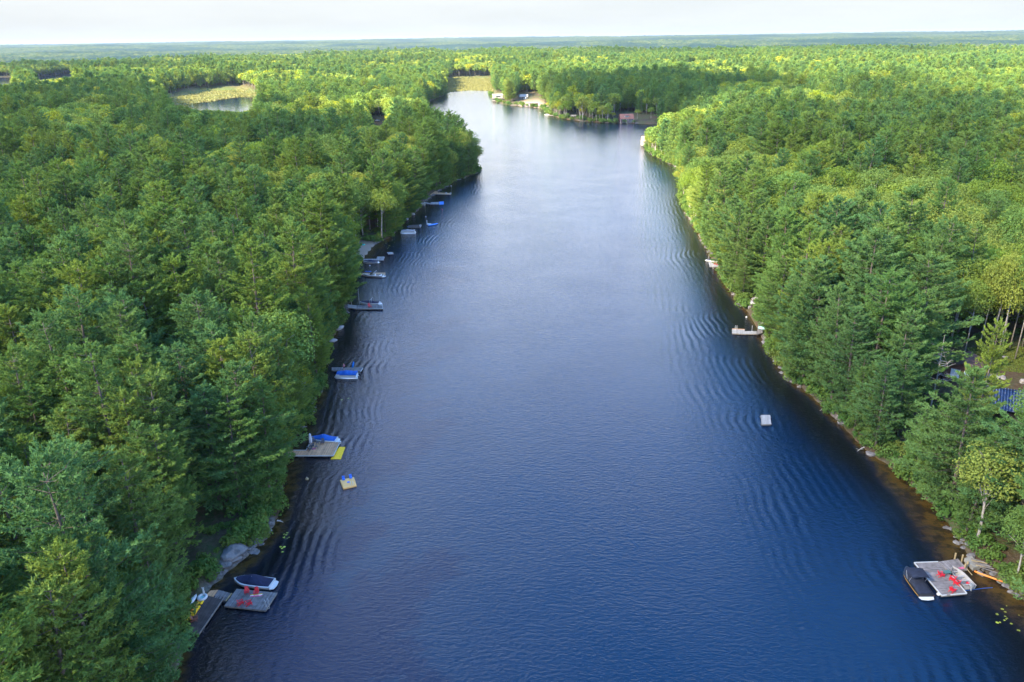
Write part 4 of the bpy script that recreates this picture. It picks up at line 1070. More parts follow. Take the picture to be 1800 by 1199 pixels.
# furled umbrella on the tan dock
e = thing('furled_umbrella', 'tall furled pale grey umbrella standing at the inner edge of the tan dock', 'umbrella', P(547, 785, .46))
b = MB(); b.tube([(0, 0, 0), (0, 0, 3.0)], .035, 8); b.build('pole', M['alu'], e)
b = MB(); rings = []
for zz, r_ in ((.75, .12), (.95, .24), (1.6, .27), (2.3, .23), (2.8, .16), (3.02, .05)):
    rings.append([(r_ * (1 + .25 * math.cos(6 * a)) * math.cos(a), r_ * (1 + .25 * math.cos(6 * a)) * math.sin(a), zz) for a in [2 * math.pi * j / 24 for j in range(24)]])
b.loft(rings, closed=True, caps=True); b.build('canopy', M['grey_cloth'], e, smooth=True)
b = MB(); b.tube([(0, 0, 0), (0, 0, .12)], .35, 16); b.build('base', M['charcoal'], e)
def umbrella(label, px, py, m, R=1.3, h=2.3, z=.5, tilt=0, name='open_umbrella'):
    e = thing(name, label, 'umbrella', P(px, py, z)); e.rotation_euler = (tilt, 0, 0)
    b = MB(); b.tube([(0, 0, 0), (0, 0, h + .1)], .03, 6); b.build('pole', M['white_trim'], e)
    k = 8; ring = [(R * math.cos(2 * math.pi * j / k), R * math.sin(2 * math.pi * j / k), h - .42) for j in range(k)]; mid = [(x_ * .5, y_ * .5, h - .13) for x_, y_, _ in ring]
    b = MB(); b.add([(0, 0, h)] + mid + ring + [(p[0], p[1], p[2] - .04) for p in ring],
                    [(0, 1 + j, 1 + (j + 1) % k) for j in range(k)] + [(1 + j, 1 + k + j, 1 + k + (j + 1) % k, 1 + (j + 1) % k) for j in range(k)] + [(1 + k + j, 1 + 2 * k + j, 1 + 2 * k + (j + 1) % k, 1 + k + (j + 1) % k) for j in range(k)] + [tuple(1 + 2 * k + j for j in range(k))])
    b.build('canopy', M[m], e); return e
umbrella('pale green umbrella on the five-sided shore deck', 1339, 585, 'pale_teal', 1.2, 1.9, .82)
e = thing('furled_umbrella', 'bright blue furled umbrella rising behind the blue-covered pontoon boat', 'umbrella', P(618.5, 650, .46)); e.rotation_euler = (0, .28, 0)
b = MB(); b.tube([(0, 0, 0), (0, 0, 2.3)], .03, 6); b.build('pole', M['alu'], e)
b = MB(); b.loft([[(r_ * math.cos(a), r_ * math.sin(a), zz) for a in [math.pi * j / 6 for j in range(12)]] for zz, r_ in ((.5, .06), (.8, .24), (1.5, .27), (2.0, .2), (2.3, .05))], closed=True, caps=True); b.build('canopy', M['blue_bright'], e, smooth=True)
def ladder(label, px, py, rz, m='white_trim', z=.46, h=.85, gap=.45):
    e = thing('swim_ladder', label, 'ladder', P(px, py, z), rz)
    for s in (-1, 1):
        b = MB(); b.tube([(-.55, s * gap / 2, 0), (-.5, s * gap / 2, h * .7), (-.3, s * gap / 2, h), (0, s * gap / 2, h), (.12, s * gap / 2, h * .7), (.15, s * gap / 2, -1.3)], .035, 6); b.build('rail', M[m], e, smooth=True)
    for k in range(4): b = MB(); b.tube([(.15, -gap / 2, -.15 - .3 * k), (.15, gap / 2, -.15 - .3 * k)], .03, 6); b.build('rung', M[m], e)
    return e
ladder('white looped swim ladder on the outer corner of the square grey dock', 470, 1065, -.9, h=1.0)
ladder('white ladder on the near edge of the small right-shore dock', 1253.5, 470, -1.57, h=.9)
ladder('thin metal ladder on the near side of the orange raft', 618.5, 852, -1.4, 'alu', z=.35, h=.5)
ladder('pale ladder hanging over the far side of the square float by the gangway', 1293.5, 578.5, 1.57, h=1.1)
def pole_thing(label, px, py, h, z=.4, m='white_trim', name='lift_post', r=.05):
    b = MB(); b.tube([(0, 0, -1), (0, 0, h)], r, 6); b.box((0, 0, h), (r * 4, r * 4, .06)); o = b.build(name, M[m]); o.location = tuple(P(px, py, z)); tagged(o, label, 'post')
pole_thing('thin grey pole standing on the gangway right of the square float', 1321.5, 583, 1.7, m='alu', name='railing_post')
pole_thing('pale post standing at the shore end of the red-chair dock', 618, 536, 3.0)
pole_thing('tall white lift post at the bow of the white-towered lift boat', 631.5, 533, 4.6)
pole_thing('thin white lift post at the stern of the white-towered lift boat', 667.3, 533.5, 3.6, r=.04)
pole_thing('pale leaning post at the stern of the boat on the right-shore dock', 1245.5, 458, 2.2)
# ------------------------------------------------------------------ boats
def frame2(a, b, z=0.0):
    """Centre, heading and length of something that lies between two pixels (front, rear)."""
    p, q = P(*a, z), P(*b, z); d = p - q
    return (p + q) / 2, math.atan2(d[1], d[0]), float(np.linalg.norm(d[:2]))
def hull_profile(t, B, bow=.42):
    w = B / 2 * (0.93 + .07 * min(t / .3, 1))
    if t > 1 - bow: w *= max(0.0, 1 - ((t - (1 - bow)) / bow) ** 2.3)
    return max(w, .015)
def speedboat(label, bow_px, stern_px, beam=2.2, hull='white_gel', cover=None, tower=None, bimini=None, open_=False, stripe=None, motor=None, platform=.10, sheer=.75, name='motorboat', rim='white_gel', peak=.42):
    c, rz, L = frame2(bow_px, stern_px, .3)
    e = thing(name, label, 'boat', (c[0], c[1], 0), rz)
    T = [0, .08, .2, .35, .5, .62, .73, .82, .9, .96, 1.0]
    x_of = lambda t: -L / 2 + L * platform + t * L * (1 - platform)
    fb = lambda t: sheer * (.86 + .30 * t * t)
    hm_ = MB(); rings = []
    for t in T:
        w = hull_profile(t, beam); f_ = fb(t); x_ = x_of(t)
        rings.append([(x_, -w, f_), (x_, -w * .90, f_ * .35), (x_ - .12 * t, -w * .70, -.12), (x_ - .3 * t, 0, -.35), (x_ - .12 * t, w * .70, -.12), (x_, w * .90, f_ * .35), (x_, w, f_)])
    hm_.loft(rings); hm_.add(rings[0], [tuple(range(7))]); hm_.build('hull', M[hull], e, smooth=True)
    rm = MB(); o_ = []; i_ = []
    for t in T:
        w = hull_profile(t, beam); wi = max(w - .24, .0) if t < .93 else 0.001; x_ = x_of(t)
        o_.append((x_, w)); i_.append((min(x_, x_of(.94)), wi))
    for s in (-1, 1):
        for k in range(len(T) - 1):
            f0, f1 = fb(T[k]), fb(T[k + 1])
            rm.add([(o_[k][0], s * o_[k][1] * 1.02, f0 + .01), (o_[k + 1][0], s * o_[k + 1][1] * 1.02, f1 + .01), (i_[k + 1][0], s * i_[k + 1][1], f1 + .06), (i_[k][0], s * i_[k][1], f0 + .06)], [(0, 1, 2, 3) if s < 0 else (3, 2, 1, 0)])
    rm.box((x_of(0) + .12, 0, fb(0) + .02), (.24, beam * .9, .08)); rm.build('gunwale', M[rim], e)
    if platform > .02:
        b = MB(); b.prism([(x_of(0) + .02, -beam * .44), (x_of(0) + .02, beam * .44), (-L / 2 + .15, beam * .36), (-L / 2, 0), (-L / 2 + .15, -beam * .36)], .22, .32); b.build('swim_platform', M['white_gel'], e)
    if stripe:
        for s in (-1, 1):
            b = MB(); r2 = []
            for t in T[:9]:
                w = hull_profile(t, beam); r2.append([(x_of(t), s * (w + .015), fb(t) * .78), (x_of(t), s * (w * .955 + .02), fb(t) * .52)])
            b.loft(r2); b.build('hull_stripe', M[stripe], e)
    if cover:
        b = MB(); rr_ = []
        for t in [.03, .12, .25, .38, .48, .56, .64, .72, .8, .88, .93]:
            w = max(hull_profile(t, beam) - .16, .05); f_ = fb(t) + .065
            h = peak * math.exp(-((t - .50) / .17) ** 2) + .13 * math.sin(math.pi * min(max(t, 0), 1)) + .05
            rr_.append([(x_of(t), w * math.cos(math.pi * (1 - j / 10)) , f_ + h * (math.sin(math.pi * j / 10) ** .7) * (1 + .06 * math.sin(7 * t + j))) for j in range(11)])
        b.loft(rr_); b.add(rr_[0], [tuple(range(10, -1, -1))]); b.add(rr_[-1], [tuple(range(11))]); b.build('cover', M[cover], e, smooth=True)
        b = MB(); b.box((x_of(.52), 0, fb(.52) + peak + .22), (.07, .05, .14)); b.build('cover_vent', M['white_trim'], e)
    if open_:
        b = MB(); b.prism([(x_of(t), hull_profile(t, beam) - .25) for t in T[:8]] + [(x_of(t), -(hull_profile(t, beam) - .25)) for t in T[:8][::-1]], .18, .24); b.build('cockpit_floor', M['charcoal'], e)
        for xx, yy in ((.45, -.4), (.45, .4), (.15, 0)):
            b = MB(); b.box((x_of(xx), yy, .48), (.55, .6 if yy else 1.4, .35)); b.box((x_of(xx) - .25, yy, .75), (.12, .6 if yy else 1.4, .4)); b.build('seat', M['white_cloth'], e)
        b = MB(); b.loft([[(x_of(.60), -beam * .40, fb(.6)), (x_of(.55), -beam * .36, fb(.6) + .5)], [(x_of(.70), 0, fb(.7)), (x_of(.64), 0, fb(.7) + .5)], [(x_of(.60), beam * .40, fb(.6)), (x_of(.55), beam * .36, fb(.6) + .5)]])
        b.build('windscreen', M['glass'], e)
    if tower:
        b = MB()
        for dx in (0, .5):
            b.tube([(x_of(.38) + dx, -beam * .47, fb(.4)), (x_of(.38) + dx - .15, -beam * .42, 1.7), (x_of(.38) - .1, -beam * .3, 2.15), (x_of(.38) - .1, beam * .3, 2.15), (x_of(.38) + dx - .15, beam * .42, 1.7), (x_of(.38) + dx, beam * .47, fb(.4))], .05, 6)
        b.build('wake_tower', M[tower], e, smooth=True)
    if bimini:
        b = MB(); cx = x_of(.50); rr_ = []
        for k in range(7):
            xx = cx - 1.15 + 2.3 * k / 6
            rr_.append([(xx, beam * .52 * (-1 + 2 * j / 6), 2.0 + .16 * (1 - (-1 + 2 * j / 6) ** 2) + .05 * math.sin(math.pi * k / 6)) for j in range(7)])
        b.loft(rr_); b.loft([[(p[0], p[1], p[2] - .04) for p in r_] for r_ in rr_][::-1]); b.build('bimini_top', M[bimini], e, smooth=True)
        b = MB()
        for sx in (-.9, .9):
            for s in (-1, 1): b.tube([(cx + sx, s * beam * .5, 2.0), (cx + sx * .3, s * beam * .48, fb(.5))], .025, 5)
        b.build('bimini_frame', M['alu'], e)
    if motor:
        m_ = MB(); m_.box((-L / 2 + L * platform * .3, 0, .85), (.42, .34, .42)); m_.box((-L / 2 + L * platform * .3 - .08, 0, .3), (.2, .12, .9)); mo = m_.build('outboard_motor', M[motor], e)
    return e
speedboat('white motorboat under a navy cover moored behind the square grey dock', (412, 1021), (487, 1029), 2.5, cover='navy', peak=.55)
speedboat('white motorboat under a royal blue cover behind the tan dock', (546, 772), (597, 775), 2.3, cover='blue', peak=.55)
speedboat('black-hulled boat with white bow line, black cover and black canopy at the lower right', (1592, 1000), (1632, 1055), 2.5, hull='black', rim='black', cover='black_canvas', bimini='black_canvas', stripe='gold', peak=.3)
speedboat('open white cruiser moored against the fresh orange dock', (639, 484), (678, 486), 2.4, open_=True, tower='white_gel', stripe='navy')
speedboat('white boat with a dark navy cover below the sandy beach', (638.5, 461), (668, 461.5), 2.2, cover='navy', motor=None, peak=.35, stripe='navy')
speedboat('navy-covered boat with a tall white wake tower on the lift', (633, 533), (671, 534), 2.4, cover='navy', tower='white_gel', peak=.25)
speedboat('white boat with navy cover moored behind the right-shore dock', (1266, 461), (1240, 457), 2.2, cover='navy', peak=.25)
speedboat('small white motorboat tied to a sunlit dock on the far shore', (957, 202), (967, 202.5), 2.0, cover='grey_cloth', peak=.5, hull='off_white', rim='off_white')
speedboat('small red-covered boat beside the maroon boathouse', (1078, 214), (1086, 213.5), 2.2, cover='red', peak=.5)
# aluminium fishing boat with benches
c, rz, L = frame2((1673, 1000), (1705, 1033), .3)
e = thing('aluminium_boat', 'open beige aluminium fishing boat with bench seats at the lower right dock', 'boat', (c[0], c[1], 0), rz)
T = [0, .15, .3, .45, .6, .72, .82, .9, .96, 1.0]; Bm = 1.9; xo = lambda t: -L / 2 + t * L
prof = lambda t: max(Bm / 2 * (1 if t < .45 else 1 - ((t - .45) / .55) ** 2.4), .02)
out = [[(xo(t), -prof(t), .62 + .2 * t * t), (xo(t), -prof(t) * .8, -.05), (xo(t) - .15 * t, 0, -.18), (xo(t), prof(t) * .8, -.05), (xo(t), prof(t), .62 + .2 * t * t)] for t in T]
inn = [[(xo(t), -max(prof(t) - .07, .01), .61 + .2 * t * t), (xo(t), -max(prof(t) * .8 - .05, .01), .08), (xo(t) - .15 * t, 0, .02), (xo(t), max(prof(t) * .8 - .05, .01), .08), (xo(t), max(prof(t) - .07, .01), .61 + .2 * t * t)] for t in T]
b = MB(); b.loft(out); b.add(out[0], [(0, 1, 2, 3, 4)]); b.build('hull', M['alu_matt'], e, smooth=True)
b = MB(); b.loft(inn[::-1]); b.build('inner_floor', M['alu_matt'], e)
b = MB(); [b.tube([(xo(t), s * prof(t), .63 + .2 * t * t) for t in T], .035, 5) for s in (-1, 1)]; b.build('gunwale', M['pale_rock'], e)
for t, w in ((.12, .3), (.34, .34), (.56, .34), (.84, .5)):
    b = MB(); b.box((xo(t), 0, .42), (w, prof(t) * 1.75, .08)); b.build('bench', M['alu_matt'], e)
b = MB(); b.box((xo(.2), -.35, .3), (.5, .4, .35)); b.build('fuel_tank', M['red'], e)
mo = MB(); mo.box((xo(0) - .2, 0, .95), (.5, .36, .42)); mo.box((xo(0) - .3, 0, .35), (.2, .13, .9)); mo.tube([(xo(0) - .05, 0, .95), (xo(0) + .5, .1, 1.0)], .03, 5); mo.build('outboard_motor', M['alu'], e)

def pontoon(label, front_px, rear_px, cover, beam=2.5, fence='alu_matt', motor='black'):
    c, rz, L = frame2(front_px, rear_px, .3)
    e = thing('pontoon_boat', label, 'pontoon boat', (c[0], c[1], 0), rz)
    for s in (-1, 1):
        b = MB(); b.tube([(-L / 2, s * beam * .36, .1), (L / 2 - .7, s * beam * .36, .1), (L / 2 - .25, s * beam * .36, .17), (L / 2, s * beam * .36, .3)], [.33, .33, .24, .04], 12); b.build('pontoon', M['alu'], e, smooth=True)
    b = MB(); b.box((0, 0, .48), (L, beam, .1)); b.build('deck', M['white_gel'], e)
    for s in (-1, 1): b = MB(); b.box((-.05, s * (beam / 2 - .06), .86), (L * .86, .05, .64)); b.build('fence_panel', M['white_gel'], e)
    for s in (-1, 1): b = MB(); b.box((s * L * .43 - .05, 0, .86), (.05, beam - .2, .64)); b.build('fence_panel', M['white_gel'], e)
    b = MB(); rr_ = []
    for k in range(15):
        x_ = -L * .435 - .05 + L * .87 * k / 14; h = .22 + .22 * math.exp(-((k - 7.5) / 2.4) ** 2) + .04 * math.sin(k * 1.7)
        hw = (beam / 2 + .02) * (1 if k < 12 else 1 - .09 * (k - 11))
        rr_.append([(x_, -hw, 1.0), (x_, -hw, 1.16), (x_, -hw * .75, 1.2 + h * .6), (x_, -hw * .3, 1.2 + h), (x_, hw * .3, 1.2 + h), (x_, hw * .75, 1.2 + h * .6), (x_, hw, 1.16), (x_, hw, 1.0)])
    b.loft(rr_); b.add(rr_[0], [tuple(range(7, -1, -1))]); b.add(rr_[-1], [tuple(range(8))]); b.build('cover', M[cover], e, smooth=False)
    b = MB(); b.box((-L / 2 - .35, 0, .85), (.55, .42, .5)); b.box((-L / 2 - .4, 0, .2), (.25, .15, .9)); b.build('outboard_motor', M[motor], e)
    return e
pontoon('white pontoon boat under a bright blue cover on the left shore', (590, 661), (630, 661), 'blue')
pontoon('white and silver pontoon boat with a taupe-grey cover on the left shore', (704, 409), (731, 408.5), 'taupe')

def kayak(label, a, b_, m, w=.75, z=0.05, name='kayak', h=.32, cockpit=True, cat='kayak'):
    c, rz, L = frame2(a, b_, z); e = thing(name, label, cat, (c[0], c[1], z), rz)
    b = MB(); rr_ = []
    for k in range(13):
        t = k / 12; s = max(math.sin(math.pi * t) ** .62, .04)
        rr_.append([(-L / 2 + L * t, w / 2 * s * math.cos(q), h / 2 + (.08 * (2 * t - 1) ** 4) + h / 2 * math.sin(q) * (.35 + .65 * s)) for q in [2 * math.pi * j / 10 for j in range(10)]])
    b.loft(rr_, closed=True, caps=True); b.build('hull', M[m], e, smooth=True)
    if cockpit:
        b = MB(); b.loft([[(.45 * math.cos(q) * s, w * .33 * math.sin(q) * s, h + zz) for q in [2 * math.pi * j / 14 for j in range(14)]] for s, zz in ((1.1, -.03), (1.08, .05), (.9, .05), (.8, -.02), (.02, -.04))], closed=True); b.build('cockpit', M['black'], e)
    return e
kayak('white upturned kayak lying among the trees beside the brown dock', (346, 1047), (330, 1068), 'white_gel', .8, .55, cockpit=False, h=.4)
kayak('orange kayak with a red tip along the inland edge of the brown dock', (349, 1058), (335, 1078), 'orange', .7, .5)
kayak('turquoise kayak pulled up on the small sandy beach', (633.5, 432), (642, 431), 'teal', 1.4, .25, h=.55)
kayak('blue kayak lying on the fresh orange dock', (641.5, 478), (653, 478), 'blue_raft', .7, .5)
kayak('orange kayak stored on the stone crib below the left headland', (733.5, 355), (742.5, 355), 'orange', 1.1, .9)
kayak('long bright blue inflatable lying on open water next to the white float', (752, 397.5), (770, 393.5), 'blue_bright', 1.9, .02, name='inflatable', cockpit=False, cat='inflatable', h=.4)
kayak('blue kayak tied between the grey pontoon boat and the brown dock', (716, 399), (722, 400), 'blue_bright', .8, .1)
# yellow lumpy float on the dark dock
e = thing('inflatable_float', 'bright yellow lumpy inflatable lying along the dark brown dock', 'inflatable', P(343, 1076, .46), 0)
a_, b2 = P(352, 1060, .46) - P(343, 1076, .46), P(332, 1090, .46) - P(343, 1076, .46)
for k in range(11):
    t = k / 10; p = a_ + (b2 - a_) * t
    for s in (-1, 1):
        if (k * 3 + s) % 7 == 0: continue
        b = MB(); b.ellipsoid((p[0] + s * .26, p[1] + s * .12, .14), (.27, .22, .15), 8, 6); b.build('air_chamber', M['yellow'], e, smooth=True)
# swan-like white ring floats
def swan(label, px, py, R=.85, z=.05, rz=0, h=1.2, rim=None):
    e = thing('swan_float', label, 'inflatable', P(px, py, z), rz)
    b = MB(); b.loft([[((R + .24 * math.cos(q)) * math.cos(a), (R * .85 + .24 * math.cos(q)) * math.sin(a), .22 + .22 * math.sin(q)) for q in [2 * math.pi * j / 10 for j in range(10)]] for a in [2 * math.pi * i / 20 for i in range(21)]], closed=True); b.build('ring', M['white_gel'], e, smooth=True)
    b = MB(); b.prism([(R * .9 * math.cos(a), R * .75 * math.sin(a)) for a in [2 * math.pi * i / 14 for i in range(14)]], .1, .16); b.build('floor', M[rim or 'white_gel'], e)
    b = MB(); b.tube([(R, 0, .3), (R + .15, 0, h * .6), (R + .05, 0, h), (R + .2, 0, h + .12), (R + .45, 0, h)], [.2, .15, .13, .15, .05], 8); b.build('neck', M['white_gel'], e, smooth=True)
    b = MB(); [b.tube([(R + .1, s * .06, h + .1), (R + .05, s * .16, h + .38)], [.06, .02], 6) for s in (-1, 1)]; b.build('ear', M['white_gel'], e)
swan('white round animal-shaped float with upright neck on the brown dock corner', 356, 1052, .62, .46, 1.6, 1.1, 'pale_teal')
swan('white swan-shaped float drifting beside the long blue inflatable', 754, 395, .95, .02, 2.6, 1.7)

# rafts, mats, buoys
e = thing('swim_raft', 'pale orange square swim raft with two blue seats, left of mid-lake', 'raft', (*P(612.5, 849, .3)[:2], 0), 0)
o0 = P(612.5, 849, .3)
q = [P(597, 843.5, .32), P(622, 838, .32), P(627, 853, .32), P(603, 858.5, .32)]
b = MB(); rr_ = []
for zz, s in ((-.1, .94), (.02, 1.0), (.24, 1.0), (.31, .97), (.33, .93)):
    ring = []
    for k in range(4):
        A_, B_, C_ = q[k - 1], q[k], q[(k + 1) % 4]
        for w in (.12, .04, 0): ring.append(B_ + (A_ - B_) * w * (1 if w else .02) if w else B_ + ((A_ - B_) + (C_ - B_)) * .012)
        ring.append(B_ + (C_ - B_) * .04); ring.append(B_ + (C_ - B_) * .12)
    cc = sum(q) / 4; rr_.append([tuple(((p - cc) * s + cc - o0)[:2]) + (zz,) for p in ring])
b.loft(rr_, closed=True, caps=True); b.build('float', M['yellow_raft'], e)
b = MB(); b.tube([(-.05, .25, .33), (-.05, .25, .36)], .28, 14); b.build('cup_holder', M['blue_raft'], e)
for px, py, lab in ((604, 843, 'blue moulded seat on the shore side of the orange raft'), (616.5, 840, 'blue moulded seat on the open-water side of the orange raft')):
    t_ = thing('raft_seat', lab, 'seat', P(px, py, .33), -1.25, 'blue seats on the orange raft')
    b = MB(); b.box((.05, 0, .12), (.55, .5, .2)); b.build('seat', M['blue_raft'], t_)
    b = MB(); b.box((-.26, 0, .35), (.1, .5, .55), ry=-.25); b.build('backrest', M['blue_raft'], t_)
def flat_quad(name, label, cat, px, z0, z1, m, nb=0, rim=None):
    c = sum(P(*p, z1) for p in px) / 4; q = [tuple((P(*p, z1) - c)[:2]) for p in px]
    e = thing(name, label, cat, (c[0], c[1], 0))
    b = MB(); b.prism(q, z0, z1); b.build('body', M[m], e)
    if rim:
        for k in range(4):
            a, d = np.array(q[k]), np.array(q[(k + 1) % 4]); v = d - a; w = MB(); w.box((*((a + d) / 2), z1 + .03), (np.linalg.norm(v), .1, .09), rz=math.atan2(v[1], v[0])); w.build('rim', M[rim], e)
    return e
flat_quad('floating_mat', 'bright yellow floating foam mat at the outer end of the tan dock', 'mat', [(596.5,785.5),(607,785.5),(599,807),(581,807)], -.02, .07, 'yellow')
flat_quad('floating_mat', 'bright blue square mat at the tip of the thin headland dock', 'mat', [(772,354.5),(780,354),(780,359),(772,359.5)], -.02, .14, 'blue_bright')
for px, lab in (([(1337,729.5),(1354,729.5),(1355.5,746),(1339,746.5)], 'pale square wooden raft alone on the right side of the lake'), ([(680.5,443.5),(690,443),(692,446.5),(683,447.5)], 'small pale wooden raft off the sandy beach')):
    dock(lab, [px], 'pale_deck', z=.38, name='swim_raft', cat='raft', trims=[(px[3], px[2], 'frame_wood')])
b = MB(); c0 = P(739.5, 361, .0); b.prism([(-2.0, -1.8), (2.1, -1.9), (2.3, 2.2), (-2.2, 2.0)], -.8, .75); o = b.build('stone_crib', M['concrete']); o.location = tuple(c0); tagged(o, 'square grey stone crib holding orange kayaks below the left headland', 'crib')
def buoy(label, px, py, m, r=.28, z=.1):
    e = thing('mooring_buoy', label, 'buoy', P(px, py, z)); b = MB(); b.ellipsoid((0, 0, 0), (r, r, r * .9), 12, 8); b.build('float', M[m], e, smooth=True)
    b = MB(); b.tube([(0, 0, r * .8), (0, 0, r * 1.25)], r * .18, 6); b.build('eyelet', M['alu'], e)
buoy('cream buoy in the dark shallows below the tan dock', 539.5, 842, 'new_wood', .34)
buoy('white buoy between the sandy beach boat and the orange dock', 650, 467, 'white_gel')
buoy('white buoy in open water above the swan float', 748.5, 381, 'white_gel')
buoy('small red buoy beneath the blue mat', 777, 368, 'red')
buoy('white buoy off the tip of the left headland', 793, 327, 'white_gel', .32)
buoy('white buoy between the rock slab and the square float', 1312, 557.5, 'white_gel')
buoy('round white fender at the outer corner of the lower right dock', 1649.5, 1044.5, 'white_gel', .27, .25)
buoy('tiny white buoy on the far lake below the white canopy dock', 949.5, 198, 'white_gel', .4)
# white box at the outer corner of the tan dock and the lift dock, small dock fittings
def small_box(name, label, px, py, d, m, z=.46, rz=0, cat='box'):
    e = thing(name, label, cat, P(px, py, z), rz); b = MB(); b.box((0, 0, d[2] / 2), d); b.build('body', M[m], e); b = MB(); b.box((0, 0, d[2] + .03), (d[0] * 1.05, d[1] * 1.05, .06)); b.build('lid', M[m], e)
small_box('dock_box', 'white box on the outer back corner of the tan dock', 597, 779, (.6, .5, .35), 'white_trim')
small_box('dock_box', 'white box at the outer end of the left red-chair dock', 670, 537, (.9, .6, .4), 'white_trim')
small_box('dock_box', 'white box at the outer end of the small brown dock', 739, 398, (.8, .7, .6), 'white_trim')
small_box('dock_box', 'white chest on the outer tip of the tan L-shaped dock', 792, 341, (.8, .6, .6), 'white_trim')
small_box('dock_box', 'white bench box partway along the tan L-shaped dock', 784.5, 340.5, (.8, .5, .6), 'white_trim')

# the angler standing on the pontoon dock
def person(label, px, py, z, rz):
    e = thing('person', label, 'person', P(px, py, z), rz)
    J = [(0,0,.93),(0,0,1.12),(0,0,1.38),(0,.0,1.50),(.01,0,1.63),(0,.17,1.40),(.14,.24,1.20),(.32,.14,1.22),(0,-.17,1.40),(.10,-.25,1.17),(.30,-.12,1.20),(0,.10,.90),(.02,.11,.50),(0,.12,.07),(.14,.13,.04),(0,-.10,.90),(.04,-.11,.50),(-.02,-.12,.07),(.12,-.13,.04)]
    E_ = [(0,1),(1,2),(2,3),(3,4),(2,5),(5,6),(6,7),(2,8),(8,9),(9,10),(0,11),(11,12),(12,13),(13,14),(0,15),(15,16),(16,17),(17,18)]
    Rr = [.14,.13,.15,.06,.10,.065,.05,.035,.065,.05,.035,.10,.07,.05,.04,.10,.07,.05,.04]
    me = bpy.data.meshes.new('body'); me.from_pydata(J, E_, []); o = bpy.data.objects.new('body', me); col.objects.link(o); o.parent = e
    sk = o.modifiers.new('skin', 'SKIN'); 
    for v, r_ in zip(me.skin_vertices[0].data, Rr): v.radius = (r_, r_)
    me.skin_vertices[0].data[0].use_root = True
    ss = o.modifiers.new('sub', 'SUBSURF'); ss.levels = 1; ss.render_levels = 1
    me.materials.append(M['skin'])
    b = MB(); rr_ = [[(r_ * math.cos(q), r_ * 1.25 * math.sin(q), zz) for q in [2 * math.pi * j / 12 for j in range(12)]] for zz, r_ in ((.92, .165), (1.1, .16), (1.3, .185), (1.42, .175), (1.47, .09))]; b.loft(rr_, closed=True); 
    for s in (-1, 1): b.tube([(0, s * .17, 1.40), (.1, s * .235, 1.24)], [.10, .08], 8)
    b.build('shirt', M['rose'], e, smooth=True)
    b = MB(); b.loft([[(.17 * math.cos(q), .20 * math.sin(q), zz) for q in [2 * math.pi * j / 12 for j in range(12)]] for zz in (.80, .97)], closed=True)
    for s in (-1, 1): b.tube([(0, s * .10, .90), (.02, s * .11, .52)], [.125, .10], 8)
    b.build('shorts', M['dark_cloth'], e, smooth=True)
    b = MB(); b.ellipsoid((-.02, 0, 1.67), (.115, .10, .10), 10, 7); b.build('hair', M['hair'], e, smooth=True)
person('person in a rose shirt and dark shorts standing behind the blue-covered pontoon boat', 605, 650.5, .46, -.3)

# ------------------------------------------------------------------ buildings
def gable_house(name, label, cat, loc, rz, w, d, hw, rise, wall, roof, over=.45, parts=None, stilts=0):
    """w along local x (ridge direction), d along y; the front faces -y."""
    e = thing(name, label, cat, loc, rz)
    b = MB(); b.box((0, 0, hw / 2), (w, d, hw)); b.add([(-w/2, -d/2, hw), (-w/2, d/2, hw), (-w/2, 0, hw + rise), (w/2, -d/2, hw), (w/2, d/2, hw), (w/2, 0, hw + rise)], [(0, 2, 1), (3, 4, 5)])
    b.build('wall', M[wall], e)
    sl = math.atan2(rise, d / 2)
    for s in (-1, 1):
        L_ = math.hypot(rise, d / 2) + over
        cy = s * (d / 4 + over * .5 * math.cos(sl)); cz = hw + rise / 2 - over * .5 * math.sin(sl) + .10
        b = MB(); b.box((0, cy, cz), (w + 2 * over, L_, .14), rx=-s * sl); b.build('roof', M[roof], e)
    if parts: parts(e, w, d, hw, rise)
    return e
def pbox(nm, m, e, c, d, **k): b = MB(); b.box(c, d, **k); return b.build(nm, M[m], e)
def window(e, c, d, m='glass', fm='white_trim'):
    """c centre on the wall face, d = (width, height); the window lies in the x-z plane facing -y."""
    f = MB(); w, h = d; t = .09
    f.box((c[0] - w / 2, c[1], c[2]), (t, .1, h + t)); f.box((c[0] + w / 2, c[1], c[2]), (t, .1, h + t)); f.box((c[0], c[1], c[2] + h / 2), (w - t, .1, t)); f.box((c[0], c[1], c[2] - h / 2), (w - t, .1, t))
    fo = f.build('window', M[fm], e); g_ = MB(); g_.box((c[0], c[1] + .02, c[2]), (w - t, .03, h - t)); g_.build('pane', M[m], fo)
def boathouse_parts(e, w, d, hw, rise):
    for x_ in (-w * .26, w * .26):
        dr = pbox('boat_door', 'charcoal', e, (x_, -d / 2 - .03, hw * .42), (w * .3, .08, hw * .84))
    for x_ in (-w / 2, -w * .06, w * .06, w / 2): pbox('corner_post', 'white_trim', e, (x_, -d / 2 - .08, hw / 2), (.28, .14, hw))
    pbox('lintel', 'white_trim', e, (0, -d / 2 - .09, hw - .2), (w + .3, .12, .4))
    dm = pbox('dormer', 'white_trim', e, (-.3, -d * .27, hw + rise * .52), (3.8, d * .26, 1.3))
    b = MB(); b.box((-.3, -d * .27, hw + rise * .52 + .75), (4.3, d * .34, .14), rx=.12); b.build('dormer_roof', M['red_shingle'], e)
    for x_ in (-1.4, -.3, .8): g_ = MB(); g_.box((x_, -d * .40 - .03, hw + rise * .55), (.8, .06, .7)); g_.build('pane', M['glass'], dm)
    window(e, (0, -d / 2 - .12, hw * .55), (.9, 1.0))
    for x_ in (-w * .5, 0, w * .5): pbox('footing', 'concrete', e, (x_, -d / 2 - .3, .1), (1.5, 1.2, .7))
c = P(1101.5, 216.5, 0)
